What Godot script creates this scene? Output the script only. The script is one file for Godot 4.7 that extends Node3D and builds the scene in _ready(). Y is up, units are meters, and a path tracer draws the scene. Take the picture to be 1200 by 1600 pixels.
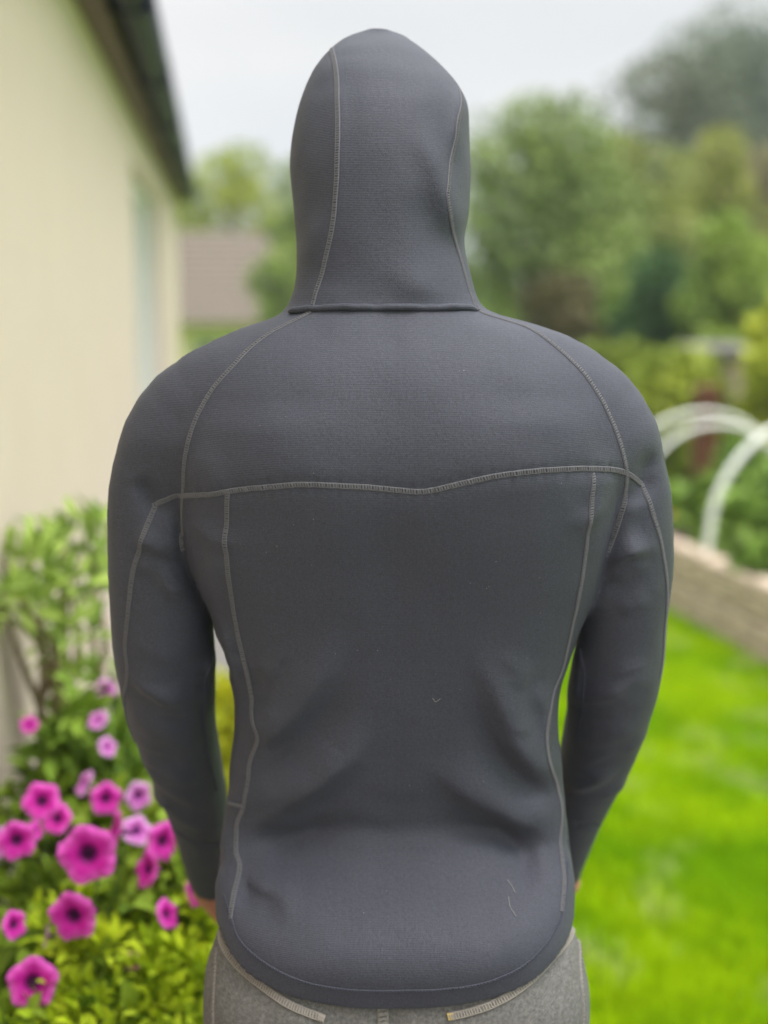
extends Node3D
# A person in a hooded fleece seen from behind in a back garden. Metres, y up; the camera stands at the origin and looks along -z.

const EYE := Vector3(0.0, 1.52, 0.0)
var rng := RandomNumberGenerator.new()
var M := {}

func _ready() -> void:
	# ---- camera ----
	var cam := Camera3D.new()
	cam.name = "camera"
	add_child(cam)
	cam.position = EYE
	cam.rotation_degrees = Vector3(-9.8, 0.0, 0.0)
	cam.near = 0.05
	cam.far = 400.0
	var lens := CameraAttributesPhysical.new()
	lens.frustum_focal_length = LENS_MM
	lens.frustum_focus_distance = 1.205
	lens.frustum_near = 0.05
	lens.frustum_far = 400.0
	lens.exposure_aperture = LENS_MM * 0.001 / 0.022
	lens.auto_exposure_enabled = false
	cam.attributes = lens
	cam.keep_aspect = Camera3D.KEEP_HEIGHT
	cam.fov = 42.0
	cam.current = true
	# ---- overcast sky ----
	var env := Environment.new()
	env.background_mode = Environment.BG_SKY
	var sky := Sky.new()
	var pano := PanoramaSkyMaterial.new()
	pano.panorama = overcast_sky()
	sky.sky_material = pano
	env.sky = sky
	env.tonemap_mode = Environment.TONE_MAPPER_LINEAR
	env.tonemap_exposure = EXPOSURE
	env.sdfgi_enabled = true
	env.ssao_enabled = true
	env.ssil_enabled = true
	env.fog_enabled = true
	env.fog_density = 0.0017
	env.fog_light_color = Color(0.86, 0.89, 0.92)
	var world := WorldEnvironment.new()
	world.name = "daylight"
	world.environment = env
	add_child(world)
	# ---- the sun behind the cloud ----
	var sun := DirectionalLight3D.new()
	sun.name = "sun"
	sun.light_color = Color(1.0, 0.97, 0.92)
	sun.light_energy = SUN_ENERGY
	sun.light_angular_distance = 24.0
	sun.shadow_enabled = true
	add_child(sun)
	sun.look_at_from_position(Vector3(2.1, 7.2, 1.5), Vector3.ZERO)
	# ---- setting, then things, then small things ----
	prepare_fields()
	make_materials()
	build_ground()
	build_house()
	build_far_house()
	build_trees()
	build_vegetable_bed()
	build_flower_corner()
	build_person()

const LENS_MM := 31.26
const EXPOSURE := 1.33
const SUN_ENERGY := 0.5

func overcast_sky() -> ImageTexture:
	# cloud edge to edge, level near the horizon, raised overhead out of view for light
	var w := 512
	var h := 256
	var cloud := FastNoiseLite.new()
	cloud.seed = 3
	cloud.frequency = 1.0
	cloud.fractal_octaves = 4
	var im := Image.create(w, h, false, Image.FORMAT_RGBF)
	for j in h:
		var up := PI * (0.5 - (j + 0.5) / h)
		for i in w:
			var a := TAU * (i + 0.5) / w
			var d := Vector3(cos(a) * cos(up), sin(up), sin(a) * cos(up))
			if d.y < 0.0:
				im.set_pixel(i, j, Color(0.16, 0.19, 0.13))
				continue
			var q := Vector3(d.x, 0.0, d.z) / (d.y + 0.22)
			var n := cloud.get_noise_3d(q.x * 0.9, d.y * 2.0, q.z * 0.9)
			var l := (SKY_LOW + SKY_RISE * smoothstep(0.15, 1.0, d.y)) * (1.0 + 0.11 * n)
			var blue := clampf(0.012 + 0.045 * (1.0 - smoothstep(0.02, 0.24, d.y)) - 0.05 * n, 0.0, 0.12)
			im.set_pixel(i, j, Color(l * (1.0 - blue), l * (1.0 - blue * 0.25), l * (1.0 + blue * 0.35)))
	return ImageTexture.create_from_image(im)

const SKY_LOW := 0.65
const SKY_RISE := 2.2

# ---------- naming and committing ----------
var taken := {}

func numbered(called: String) -> String:
	var n: int = taken.get(called, 0)
	taken[called] = n + 1
	return called if n == 0 else "%s_%03d" % [called, n]

func tag(o: Node, label: String, category: String, group := "") -> Node:
	o.set_meta("label", label)
	o.set_meta("category", category)
	if group:
		o.set_meta("group", group)
	return o

func thing(called: String, label: String, category: String, at := Vector3.ZERO, turn := 0.0, group := "") -> Node3D:
	var o := Node3D.new()
	o.name = numbered(called)
	add_child(o)
	o.position = at
	o.rotation.y = turn
	tag(o, label, category, group)
	return o

func put(called: String, mesh: Mesh, parent: Node = self, at := Vector3.ZERO, m: Material = null) -> MeshInstance3D:
	var o := MeshInstance3D.new()
	o.mesh = mesh
	if m:
		o.material_override = m
	if parent == self:
		o.name = numbered(called)
		add_child(o)
	else:
		var k := 0
		for c in parent.get_children():
			if c.has_meta("kind_of_part") and c.get_meta("kind_of_part") == called:
				k += 1
		o.name = called if k == 0 else "%s_%03d" % [called, k]
		o.set_meta("kind_of_part", called)
		parent.add_child(o, true)
	o.position = at
	return o

func structure(called: String, mesh: Mesh, m: Material) -> MeshInstance3D:
	var o := put(called, mesh, self, Vector3.ZERO, m)
	o.set_meta("kind", "structure")
	return o

func finish(st: SurfaceTool, m: Material, smooth := false) -> ArrayMesh:
	if smooth:
		st.index()
	st.generate_normals()
	var mesh := st.commit()
	mesh.surface_set_material(0, m)
	return mesh

func begin(smooth := false) -> SurfaceTool:
	var st := SurfaceTool.new()
	st.begin(Mesh.PRIMITIVE_TRIANGLES)
	st.set_smooth_group(0 if smooth else -1)
	return st

func quad(st: SurfaceTool, a: Vector3, b: Vector3, c: Vector3, d: Vector3) -> void:
	for p in [a, b, c, a, c, d]:
		st.add_vertex(p)

func add_box(st: SurfaceTool, lo: Vector3, hi: Vector3, bevel := 0.0) -> void:
	# a box with chamfered edges
	if bevel <= 0.0:
		var p: Array[Vector3] = []
		for i in 8:
			p.append(Vector3(hi.x if i & 1 else lo.x, hi.y if i & 2 else lo.y, hi.z if i & 4 else lo.z))
		quad(st, p[4], p[6], p[7], p[5])
		quad(st, p[1], p[3], p[2], p[0])
		quad(st, p[5], p[7], p[3], p[1])
		quad(st, p[0], p[2], p[6], p[4])
		quad(st, p[6], p[2], p[3], p[7])
		quad(st, p[0], p[4], p[5], p[1])
		return
	var mid := (lo + hi) * 0.5
	var half := (hi - lo) * 0.5
	var faces := {}
	for axis in 3:
		for s in [-1.0, 1.0]:
			var u := (axis + 1) % 3
			var v := (axis + 2) % 3
			var ring: Array[Vector3] = []
			for k in [[-1.0, -1.0], [1.0, -1.0], [1.0, 1.0], [-1.0, 1.0]]:
				var q := Vector3.ZERO
				q[axis] = half[axis] * s
				q[u] = (half[u] - bevel) * k[0]
				q[v] = (half[v] - bevel) * k[1]
				ring.append(mid + q)
			faces[[axis, s]] = ring
			if s > 0.0:
				quad(st, ring[3], ring[2], ring[1], ring[0])
			else:
				quad(st, ring[0], ring[1], ring[2], ring[3])
	# chamfers along edges, then corners
	for axis in 3:
		var u := (axis + 1) % 3
		var v := (axis + 2) % 3
		for su in [-1.0, 1.0]:
			for sv in [-1.0, 1.0]:
				var pts: Array[Vector3] = []
				for k in [[0, -1.0], [0, 1.0], [1, 1.0], [1, -1.0]]:
					var q := Vector3.ZERO
					q[axis] = (half[axis] - bevel) * k[1]
					q[u] = (half[u] if k[0] == 0 else half[u] - bevel) * su
					q[v] = (half[v] - bevel if k[0] == 0 else half[v]) * sv
					pts.append(mid + q)
				if su * sv > 0.0:
					quad(st, pts[3], pts[2], pts[1], pts[0])
				else:
					quad(st, pts[0], pts[1], pts[2], pts[3])
	for i in 8:
		var s := Vector3(1 if i & 1 else -1, 1 if i & 2 else -1, 1 if i & 4 else -1)
		var a := mid + s * Vector3(half.x, half.y - bevel, half.z - bevel)
		var b := mid + s * Vector3(half.x - bevel, half.y, half.z - bevel)
		var c := mid + s * Vector3(half.x - bevel, half.y - bevel, half.z)
		var list := [a, c, b] if s.x * s.y * s.z > 0.0 else [a, b, c]
		for p in list:
			st.add_vertex(p)

func add_tube(st: SurfaceTool, path: Array, radii: Array, sides := 8) -> void:
	# a tube along points with a radius at each
	var rings := []
	var side := Vector3.ZERO
	for i in path.size():
		var dir: Vector3 = (path[mini(i + 1, path.size() - 1)] - path[maxi(i - 1, 0)]).normalized()
		if side == Vector3.ZERO:
			side = dir.cross(Vector3.UP if absf(dir.y) < 0.9 else Vector3.RIGHT).normalized()
		side = (side - dir * side.dot(dir)).normalized()
		var other := dir.cross(side)
		var ring := []
		for k in sides:
			var a := TAU * k / sides
			ring.append(path[i] + (side * cos(a) + other * sin(a)) * radii[i])
		rings.append(ring)
	for i in path.size() - 1:
		for k in sides:
			var n := (k + 1) % sides
			quad(st, rings[i][k], rings[i][n], rings[i + 1][n], rings[i + 1][k])
	for k in range(1, sides - 1):
		for p in [rings[0][0], rings[0][k + 1], rings[0][k]]:
			st.add_vertex(p)
		var e: Array = rings[rings.size() - 1]
		for p in [e[0], e[k], e[k + 1]]:
			st.add_vertex(p)

func foliage(called: String, leaf: Array, m: Material, buf: PackedFloat32Array, parent: Node) -> MeshInstance3D:
	# one mesh of all the leaves; leaf = [points, triangles]; sixteen numbers of buf place and tint each
	var shape: PackedVector3Array = leaf[0]
	var tris: PackedInt32Array = leaf[1]
	var n := buf.size() / 16
	var per := shape.size()
	var vs := PackedVector3Array()
	var ns := PackedVector3Array()
	var cs := PackedColorArray()
	var ix := PackedInt32Array()
	vs.resize(n * per)
	ns.resize(n * per)
	cs.resize(n * per)
	ix.resize(n * tris.size())
	var bent: PackedVector3Array = leaf[2]
	for k in n:
		var o := k * 16
		var t := Transform3D(Vector3(buf[o], buf[o + 4], buf[o + 8]), Vector3(buf[o + 1], buf[o + 5], buf[o + 9]), Vector3(buf[o + 2], buf[o + 6], buf[o + 10]), Vector3(buf[o + 3], buf[o + 7], buf[o + 11]))
		var c := Color(buf[o + 12], buf[o + 13], buf[o + 14])
		var inv := 1.0 / t.basis.x.length()
		for i in per:
			vs[k * per + i] = t * shape[i]
			ns[k * per + i] = (t.basis * bent[i]) * inv
			cs[k * per + i] = c
		for i in tris.size():
			ix[k * tris.size() + i] = tris[i] + k * per
	var arrays := []
	arrays.resize(Mesh.ARRAY_MAX)
	arrays[Mesh.ARRAY_VERTEX] = vs
	arrays[Mesh.ARRAY_NORMAL] = ns
	arrays[Mesh.ARRAY_COLOR] = cs
	arrays[Mesh.ARRAY_INDEX] = ix
	var mesh := ArrayMesh.new()
	mesh.add_surface_from_arrays(Mesh.PRIMITIVE_TRIANGLES, arrays)
	mesh.surface_set_material(0, m)
	return put(called, mesh, parent)

# ---------- materials ----------
func lin(r: float, g: float, b: float) -> Color:
	return Color(r, g, b).linear_to_srgb()

func noise_tex(seed_: int, freq: float, ramp: Array, size := 512, octaves := 4) -> NoiseTexture2D:
	var n := FastNoiseLite.new()
	n.seed = seed_
	n.frequency = freq
	n.fractal_octaves = octaves
	var t := NoiseTexture2D.new()
	t.width = size
	t.height = size
	t.seamless = true
	t.noise = n
	if ramp:
		var g := Gradient.new()
		var off := PackedFloat32Array()
		var cols := PackedColorArray()
		for i in ramp.size():
			off.append(float(i) / (ramp.size() - 1))
			cols.append(ramp[i])
		g.offsets = off
		g.colors = cols
		t.color_ramp = g
	return t

func surface(c: Color, rough: float, tex: Texture2D = null, scale := 1.0, bump: Texture2D = null, bump_cm := 0.0, bump_scale := 0.0, world := false) -> StandardMaterial3D:
	var m := StandardMaterial3D.new()
	m.albedo_color = c
	m.roughness = rough
	m.metallic_specular = 0.35
	if tex:
		m.albedo_texture = tex
	if bump:
		m.heightmap_enabled = true
		m.heightmap_texture = bump
		m.heightmap_scale = bump_cm
	if tex or bump:
		m.uv1_triplanar = true
		m.uv1_world_triplanar = world
		m.uv1_scale = Vector3.ONE * scale
	return m

func knit_height() -> ImageTexture:
	# the face of a fine jersey: courses of little stitches, not quite even
	var n := FastNoiseLite.new()
	n.seed = 12
	n.frequency = 0.05
	var im := Image.create(256, 256, false, Image.FORMAT_L8)
	for j in 256:
		for i in 256:
			var course := 0.5 + 0.5 * cos(TAU * j / 8.0)
			var wale := 0.5 + 0.5 * cos(TAU * i / 8.0 + (PI if (j / 8) % 2 else 0.0))
			var v := 0.5 + 0.26 * (course - 0.5) + 0.16 * (wale - 0.5) + 0.22 * n.get_noise_2d(i, j) + rng.randf_range(-0.07, 0.07)
			im.set_pixel(i, j, Color(v, v, v))
	return ImageTexture.create_from_image(im)

func knit_tint() -> ImageTexture:
	# yarn that is not dyed quite evenly: each stitch a little lighter or darker, furrow shade between courses painted in
	var n := FastNoiseLite.new()
	n.seed = 29
	n.frequency = 0.03
	var im := Image.create(512, 512, false, Image.FORMAT_RGB8)
	var yarn := PackedFloat32Array()
	for k in 64 * 64:
		yarn.append(rng.randf_range(-0.10, 0.10))
	for j in 512:
		for i in 512:
			var v := 0.83 + 0.06 * cos(TAU * j / 8.0) + yarn[(j / 8) * 64 + (i / 8)] + 0.05 * n.get_noise_2d(i, j)
			im.set_pixel(i, j, Color(v, v, v))
	return ImageTexture.create_from_image(im)

func denim_tex() -> ImageTexture:
	# washed grey twill: pale weft flecks on a darker warp
	var n := FastNoiseLite.new()
	n.seed = 5
	n.frequency = 0.05
	var im := Image.create(512, 512, false, Image.FORMAT_RGB8)
	for j in 512:
		for i in 512:
			var twill := 0.5 + 0.5 * sin(TAU * (i + j) / 8.0)
			var v := 0.56 + 0.10 * twill + 0.16 * n.get_noise_2d(i, j) + rng.randf_range(-0.2, 0.2)
			im.set_pixel(i, j, Color(v * 1.01, v, v * 0.98))
	return ImageTexture.create_from_image(im)

func make_materials() -> void:
	rng.seed = 41
	var grey_ramp := [Color(0.82, 0.82, 0.82), Color(1, 1, 1)]
	var soft := noise_tex(2, 0.012, grey_ramp, 512, 5)
	var knit := knit_height()
	var f := surface(lin(0.074, 0.079, 0.108), 0.66, knit_tint(), 20.0, knit, 0.06, 20.0)
	f.uv1_scale = Vector3.ONE * 20.0
	f.rim_enabled = true
	f.rim = 0.12
	f.rim_tint = 0.35
	f.metallic_specular = 0.40
	M.fleece = f
	var b := surface(lin(0.056, 0.060, 0.088), 0.66, null, 20.0, knit, 0.02, 20.0)
	b.rim_enabled = true
	b.rim = 0.1
	b.rim_tint = 0.3
	M.binding = b
	M.thread = surface(lin(0.135, 0.135, 0.148), 0.9)
	M.lint = surface(lin(0.30, 0.295, 0.29), 0.9)
	var d := surface(lin(0.42, 0.42, 0.43), 0.9, denim_tex(), 7.0)
	M.denim = d
	M.denim_edge = surface(lin(0.68, 0.66, 0.64), 0.9, denim_tex(), 14.0)
	M.jean_thread = surface(lin(0.36, 0.33, 0.30), 0.85)
	M.bar_tack = surface(lin(0.62, 0.47, 0.16), 0.6)
	var s := surface(lin(0.50, 0.27, 0.18), 0.5, noise_tex(8, 0.03, [Color(0.88, 0.8, 0.78), Color(1, 1, 1)], 256), 9.0)
	s.subsurf_scatter_enabled = true
	s.subsurf_scatter_strength = 0.15
	M.skin = s
	M.hair = surface(lin(0.03, 0.02, 0.014), 0.6)
	M.eye = surface(lin(0.7, 0.7, 0.68), 0.2)
	M.iris = surface(lin(0.05, 0.03, 0.02), 0.2)
	M.shoe = surface(lin(0.03, 0.03, 0.032), 0.6)
	M.sole = surface(lin(0.5, 0.5, 0.48), 0.7)
	var stucco := noise_tex(31, 0.09, [], 512, 4)
	M.render_wall = surface(lin(0.67, 0.565, 0.495), 0.92, noise_tex(33, 0.006, [Color(0.985, 0.98, 0.975), Color(1, 1, 1)], 512, 5), 0.5, stucco, 0.05, 3.0)
	M.render_wall.uv1_scale = Vector3.ONE * 0.9
	M.soffit = surface(lin(0.21, 0.132, 0.150), 0.6, soft, 2.0)
	M.gutter = surface(lin(0.030, 0.031, 0.054), 0.55)
	M.gutter.metallic_specular = 0.2
	M.roof_tile = surface(lin(0.10, 0.085, 0.078), 0.85, soft, 1.5)
	M.white_paint = surface(lin(0.74, 0.75, 0.72), 0.4)
	M.blind = surface(lin(0.66, 0.56, 0.58), 0.8)
	var glass := StandardMaterial3D.new()
	glass.transparency = BaseMaterial3D.TRANSPARENCY_ALPHA
	glass.albedo_color = Color(0.8, 0.88, 0.86, 0.12)
	glass.roughness = 0.03
	glass.metallic_specular = 0.12
	M.glass = glass
	M.brown_roof = surface(lin(0.205, 0.170, 0.138), 0.9, soft, 0.8)
	M.far_wall = surface(lin(0.72, 0.62, 0.42), 0.9, soft, 0.4)
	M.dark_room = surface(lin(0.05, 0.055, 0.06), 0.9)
	var wood := noise_tex(51, 0.02, [Color(0.42, 0.38, 0.34), Color(0.80, 0.77, 0.72), Color(1, 0.97, 0.93)], 512, 5)
	M.sleeper = surface(lin(0.74, 0.65, 0.58), 0.9, wood, 1.0, wood, 0.12)
	M.sleeper.uv1_scale = Vector3(0.6, 5.0, 0.6)
	M.post_wood = surface(lin(0.17, 0.075, 0.045), 0.85, wood, 2.0)
	M.pipe = surface(lin(0.78, 0.79, 0.76), 0.35)
	M.soil = surface(lin(0.055, 0.042, 0.03), 1.0, soft, 4.0, soft, 1.0)
	M.planter = surface(lin(0.20, 0.19, 0.18), 0.85, soft, 2.0)
	M.paving = surface(lin(0.22, 0.21, 0.205), 0.9, soft, 1.5)
	M.bark = surface(lin(0.10, 0.08, 0.06), 0.95, wood, 3.0, wood, 0.6)
	M.pale_stem = surface(lin(0.52, 0.45, 0.34), 0.9, wood, 8.0)
	M.green_stem = surface(lin(0.09, 0.16, 0.03), 0.7)
	M.leaf = leafy(0.45)
	M.grass = leafy(0.9)
	M.grass.metallic_specular = 0.1
	M.leaf_soft = leafy(0.6)
	M.lawn = surface(lin(0.21, 0.38, 0.003), 0.95, noise_tex(61, 0.01, [Color(0.72, 0.80, 0.65), Color(1, 1, 1), Color(1, 0.96, 0.8)], 512, 5), 0.35, null, 0, 0, true)
	var petal := leafy(0.6)
	petal.backlight = Color(0.4, 0.4, 0.4)
	M.petal = petal
	M.throat = surface(lin(0.05, 0.006, 0.05), 0.7)

func leafy(rough: float) -> StandardMaterial3D:
	var m := StandardMaterial3D.new()
	m.vertex_color_use_as_albedo = true
	m.roughness = rough
	m.metallic_specular = 0.3
	m.cull_mode = BaseMaterial3D.CULL_DISABLED
	m.backlight_enabled = true
	m.backlight = Color(0.5, 0.5, 0.5)
	return m
# ---------- ground ----------
func ground_y(x: float, z: float) -> float:
	var fall := maxf(0.0, -z - 13.0)
	return -minf(fall * 0.11, 1.9) + 0.0 * x

func build_ground() -> void:
	var st := begin(true)
	var xs := [-300.0, -60.0, -20.0, -8.0, -3.0, -1.0, 0.0, 1.0, 2.0, 4.0, 8.0, 20.0, 60.0, 300.0]
	var zs := [60.0, 12.0, 3.0, 0.0, -2.0, -4.0, -6.0, -9.0, -13.0, -16.0, -20.0, -25.0, -30.0, -36.0, -60.0, -320.0]
	for i in xs.size() - 1:
		for j in zs.size() - 1:
			var p := []
			for q in [[i, j], [i, j + 1], [i + 1, j + 1], [i + 1, j]]:
				p.append(Vector3(xs[q[0]], ground_y(xs[q[0]], zs[q[1]]), zs[q[1]]))
			quad(st, p[0], p[1], p[2], p[3])
	structure("lawn", finish(st, M.lawn, true), M.lawn)
	# unseen paving, slab by slab, placed so the ground bounces grey, not lawn green
	rng.seed = 15
	var unseen_patio := Node3D.new()
	unseen_patio.name = "unseen_patio"
	unseen_patio.set_meta("kind", "structure")
	add_child(unseen_patio)
	var slabs := []
	for k in 4:
		var ps := begin()
		add_box(ps, Vector3(-0.296, -0.05, -0.296), Vector3(0.296, 0.0 + 0.003 * k, 0.296), 0.004)
		slabs.append(finish(ps, M.paving))
	for i in 13:
		for j in 12:
			var at := Vector3(-0.25 + i * 0.6, 0.016, -1.75 + j * 0.6)
			if at.x < 2.0 + 0.0 * at.z or at.z > -1.0:
				var slab := put("unseen_slab", slabs[rng.randi() % 4], unseen_patio, at)
				slab.rotation.y = PI * 0.5 * (rng.randi() % 4)
	# blades of grass
	rng.seed = 5
	var tuft := begin()
	for k in 7:
		var a := TAU * k / 7.0 + 0.4 * (k % 3)
		var o := Vector3(cos(a), 0, sin(a)) * (0.006 + 0.012 * (k % 3))
		var lean := Vector3(cos(a + 0.7), 0, sin(a + 0.7)) * (0.010 + 0.006 * (k % 2))
		var w := Vector3(-sin(a), 0, cos(a)) * 0.0022
		var h := 0.028 + 0.010 * (k % 3)
		for v in [o - w, o + lean * 0.4 + Vector3(0, h * 0.6, 0) - w * 0.8, o + lean * 0.4 + Vector3(0, h * 0.6, 0) + w * 0.8, o - w, o + lean * 0.4 + Vector3(0, h * 0.6, 0) + w * 0.8, o + w, o + lean * 0.4 + Vector3(0, h * 0.6, 0) - w * 0.8, o + lean + Vector3(0, h, 0), o + lean * 0.4 + Vector3(0, h * 0.6, 0) + w * 0.8]:
			tuft.set_color(Color(1, 1, 1))
			tuft.add_vertex(v)
	tuft.generate_normals()
	var mesh := tuft.commit()
	var patch := FastNoiseLite.new()
	patch.seed = 77
	patch.frequency = 1.6
	patch.fractal_octaves = 3
	var buf := PackedFloat32Array()
	for k in 150000:
		var r := pow(rng.randf(), 0.95)
		var z := -lerpf(2.12, 12.0, r)
		var x := rng.randf_range(-1.0, 1.3 - 0.42 * z)
		if in_bed(x, z) or (x < 0.36 + 0.1246 * z and z < -2.6):
			continue
		var n := patch.get_noise_2d(x, z) + 0.5 * patch.get_noise_2d(x * 3.7 + 40.0, z * 3.7)
		var t := Transform3D(Basis(Vector3.UP, rng.randf() * TAU).scaled(Vector3.ONE * rng.randf_range(0.75, 1.3) * (1.0 + 0.12 * n)), Vector3(x, 0.0, z))
		var c := Color(0.21, 0.41, 0.001).lerp(Color(0.38, 0.56, 0.002), clampf(0.5 + 1.3 * n, 0, 1)) * rng.randf_range(0.75, 1.2)
		if patch.get_noise_2d(x * 2.2 + 90.0, z * 2.2 - 30.0) > 0.36:
			c = c.lerp(Color(0.46, 0.52, 0.20), 0.7)
		copy_into(buf, t, c)
	copies("grass", mesh, M.grass, buf, self).set_meta("kind", "stuff")

func copy_into(buf: PackedFloat32Array, t: Transform3D, c: Color) -> void:
	var b := t.basis
	buf.append_array(PackedFloat32Array([b.x.x, b.y.x, b.z.x, t.origin.x, b.x.y, b.y.y, b.z.y, t.origin.y, b.x.z, b.y.z, b.z.z, t.origin.z, c.r, c.g, c.b, 1.0]))

func copies(called: String, mesh: Mesh, m: Material, buf: PackedFloat32Array, parent: Node) -> MultiMeshInstance3D:
	var mm := MultiMesh.new()
	mm.transform_format = MultiMesh.TRANSFORM_3D
	mm.use_colors = true
	mm.mesh = mesh
	mm.instance_count = buf.size() / 16
	mm.buffer = buf
	var o := MultiMeshInstance3D.new()
	o.multimesh = mm
	o.material_override = m
	o.name = numbered(called) if parent == self else called
	parent.add_child(o, true)
	return o

# ---------- the house on the left ----------
func build_house() -> void:
	var turn := deg_to_rad(7.1)
	var h := thing("house", "cream rendered bungalow with dark gutter beside the person", "house", Vector3(-0.377, 0, 0.047), turn)
	# local axes: the long wall lies in x = 0 and runs along -z
	var st := begin()
	var w0 := 6.5
	var w1 := 10.0
	var lo := 0.35
	var hi := 2.09
	add_box(st, Vector3(-0.28, 0, -w0), Vector3(0, 2.30, 3.5))
	add_box(st, Vector3(-0.28, 0, -13.9), Vector3(0, 2.30, -w1))
	add_box(st, Vector3(-0.28, 0, -w1 + 0.0001), Vector3(0, lo, -w0 - 0.0001))
	add_box(st, Vector3(-0.28, hi, -w1 + 0.0001), Vector3(0, 2.30, -w0 - 0.0001))
	add_box(st, Vector3(-6.4, 0, -13.9), Vector3(-0.2801, 2.30, -13.62))
	add_box(st, Vector3(-6.4, 0, 3.22), Vector3(-0.2801, 2.30, 3.5))
	add_box(st, Vector3(-6.4, 0, -13.6199), Vector3(-6.12, 2.30, 3.2199))
	put("wall", finish(st, M.render_wall), h)
	# plinth and window
	var sill := begin()
	add_box(sill, Vector3(-0.12, lo + 0.001, -w1 - 0.06), Vector3(0.035, lo + 0.045, -w0 + 0.06), 0.006)
	put("window_sill", finish(sill, M.render_wall), h)
	var win := put("window", frame_mesh(w0, w1, lo + 0.045, hi), h)
	for k in 3:
		var a := -w0 - 0.07 - k * (w1 - w0 - 0.05) / 3.0
		var g := begin()
		add_box(g, Vector3(-0.098, lo + 0.115, a - (w1 - w0 - 0.05) / 3.0 + 0.06), Vector3(-0.092, hi - 0.07, a - 0.01))
		put("pane", finish(g, M.glass), win)
	var bl := begin()
	add_box(bl, Vector3(-0.19, lo + 0.06, -w1 + 0.02), Vector3(-0.185, hi - 0.02, -w0 - 0.02))
	put("window_blind", finish(bl, M.blind), h)
	# eaves
	var so := begin()
	add_box(so, Vector3(-0.02, 2.301, -14.02), Vector3(0.078, 2.315, 3.6))
	put("soffit", finish(so, M.soffit), h)
	var fa := begin()
	add_box(fa, Vector3(0.060, 2.316, -14.03), Vector3(0.0795, 2.44, 3.6), 0.003)
	put("fascia_board", finish(fa, M.soffit), h)
	var gu := begin(true)
	var prof: Array[Vector2] = []
	for k in 13:
		var a := PI * k / 12.0
		prof.append(Vector2(0.148 - 0.067 * cos(a), 2.392 - 0.086 * sin(a)))
	for k in 12:
		var a0 := prof[k]
		var a1 := prof[k + 1]
		quad(gu, Vector3(a0.x, a0.y, 3.65), Vector3(a0.x, a0.y, -14.08), Vector3(a1.x, a1.y, -14.08), Vector3(a1.x, a1.y, 3.65))
		var c := Vector2(0.148, 2.392)
		var i0 := c + (a0 - c) * 0.93
		var i1 := c + (a1 - c) * 0.93
		quad(gu, Vector3(i1.x, i1.y, 3.65), Vector3(i1.x, i1.y, -14.08), Vector3(i0.x, i0.y, -14.08), Vector3(i0.x, i0.y, 3.65))
		quad(gu, Vector3(a0.x, a0.y, -14.08), Vector3(0.148, 2.392, -14.08), Vector3(0.148, 2.392, -14.0799), Vector3(a1.x, a1.y, -14.08))
	put("gutter", finish(gu, M.gutter, true), h)
	for k in 9:
		var br := begin()
		var z := -1.2 - k * 1.5
		add_box(br, Vector3(0.081, 2.301, z - 0.016), Vector3(0.219, 2.398, z + 0.016), 0.004)
		put("gutter_bracket", finish(br, M.gutter), h)
	var rf := begin()
	var run := 3.35
	var rise := 1.75
	for s in 11:
		# courses of tiles, each lapping the one below
		for side in [0, 1]:
			var t0 := s / 11.0
			var t1 := (s + 1.0) / 11.0
			var x0 := lerpf(0.15, -run + 0.15, t0)
			var x1 := lerpf(0.15, -run + 0.15, t1)
			var y0 := 2.445 + rise * t0
			var y1 := 2.445 + rise * t1
			if side == 1:
				x0 = -6.4 - x0 + 0.0
				x1 = -6.4 - x1 + 0.0
			var p := [Vector3(x0, y0 + 0.03, 3.7), Vector3(x0, y0 + 0.03, -14.1), Vector3(x1, y1 + 0.005, -14.1), Vector3(x1, y1 + 0.005, 3.7)]
			quad(rf, p[0], p[1], p[2], p[3])
			quad(rf, Vector3(x0, y0, 3.7), Vector3(x0, y0, -14.1), p[1], p[0])
	for z in [3.45, -13.85]:
		for v in [Vector3(0.0, 2.3, z), Vector3(-3.2, 2.3 + rise, z), Vector3(-6.4, 2.3, z)]:
			rf.add_vertex(v)
	put("roof", finish(rf, M.roof_tile), h)

func frame_mesh(w0: float, w1: float, lo: float, hi: float) -> ArrayMesh:
	var st := begin()
	add_box(st, Vector3(-0.125, lo + 0.001, -w1 + 0.001), Vector3(-0.065, lo + 0.07, -w0 - 0.001), 0.006)
	add_box(st, Vector3(-0.125, hi - 0.07, -w1 + 0.001), Vector3(-0.065, hi - 0.001, -w0 - 0.001), 0.006)
	for k in 4:
		var z := -w0 - 0.001 - k * (w1 - w0 - 0.062) / 3.0
		add_box(st, Vector3(-0.124, lo + 0.0705, z - 0.06), Vector3(-0.064, hi - 0.0705, z), 0.006)
	return finish(st, M.white_paint)

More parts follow.
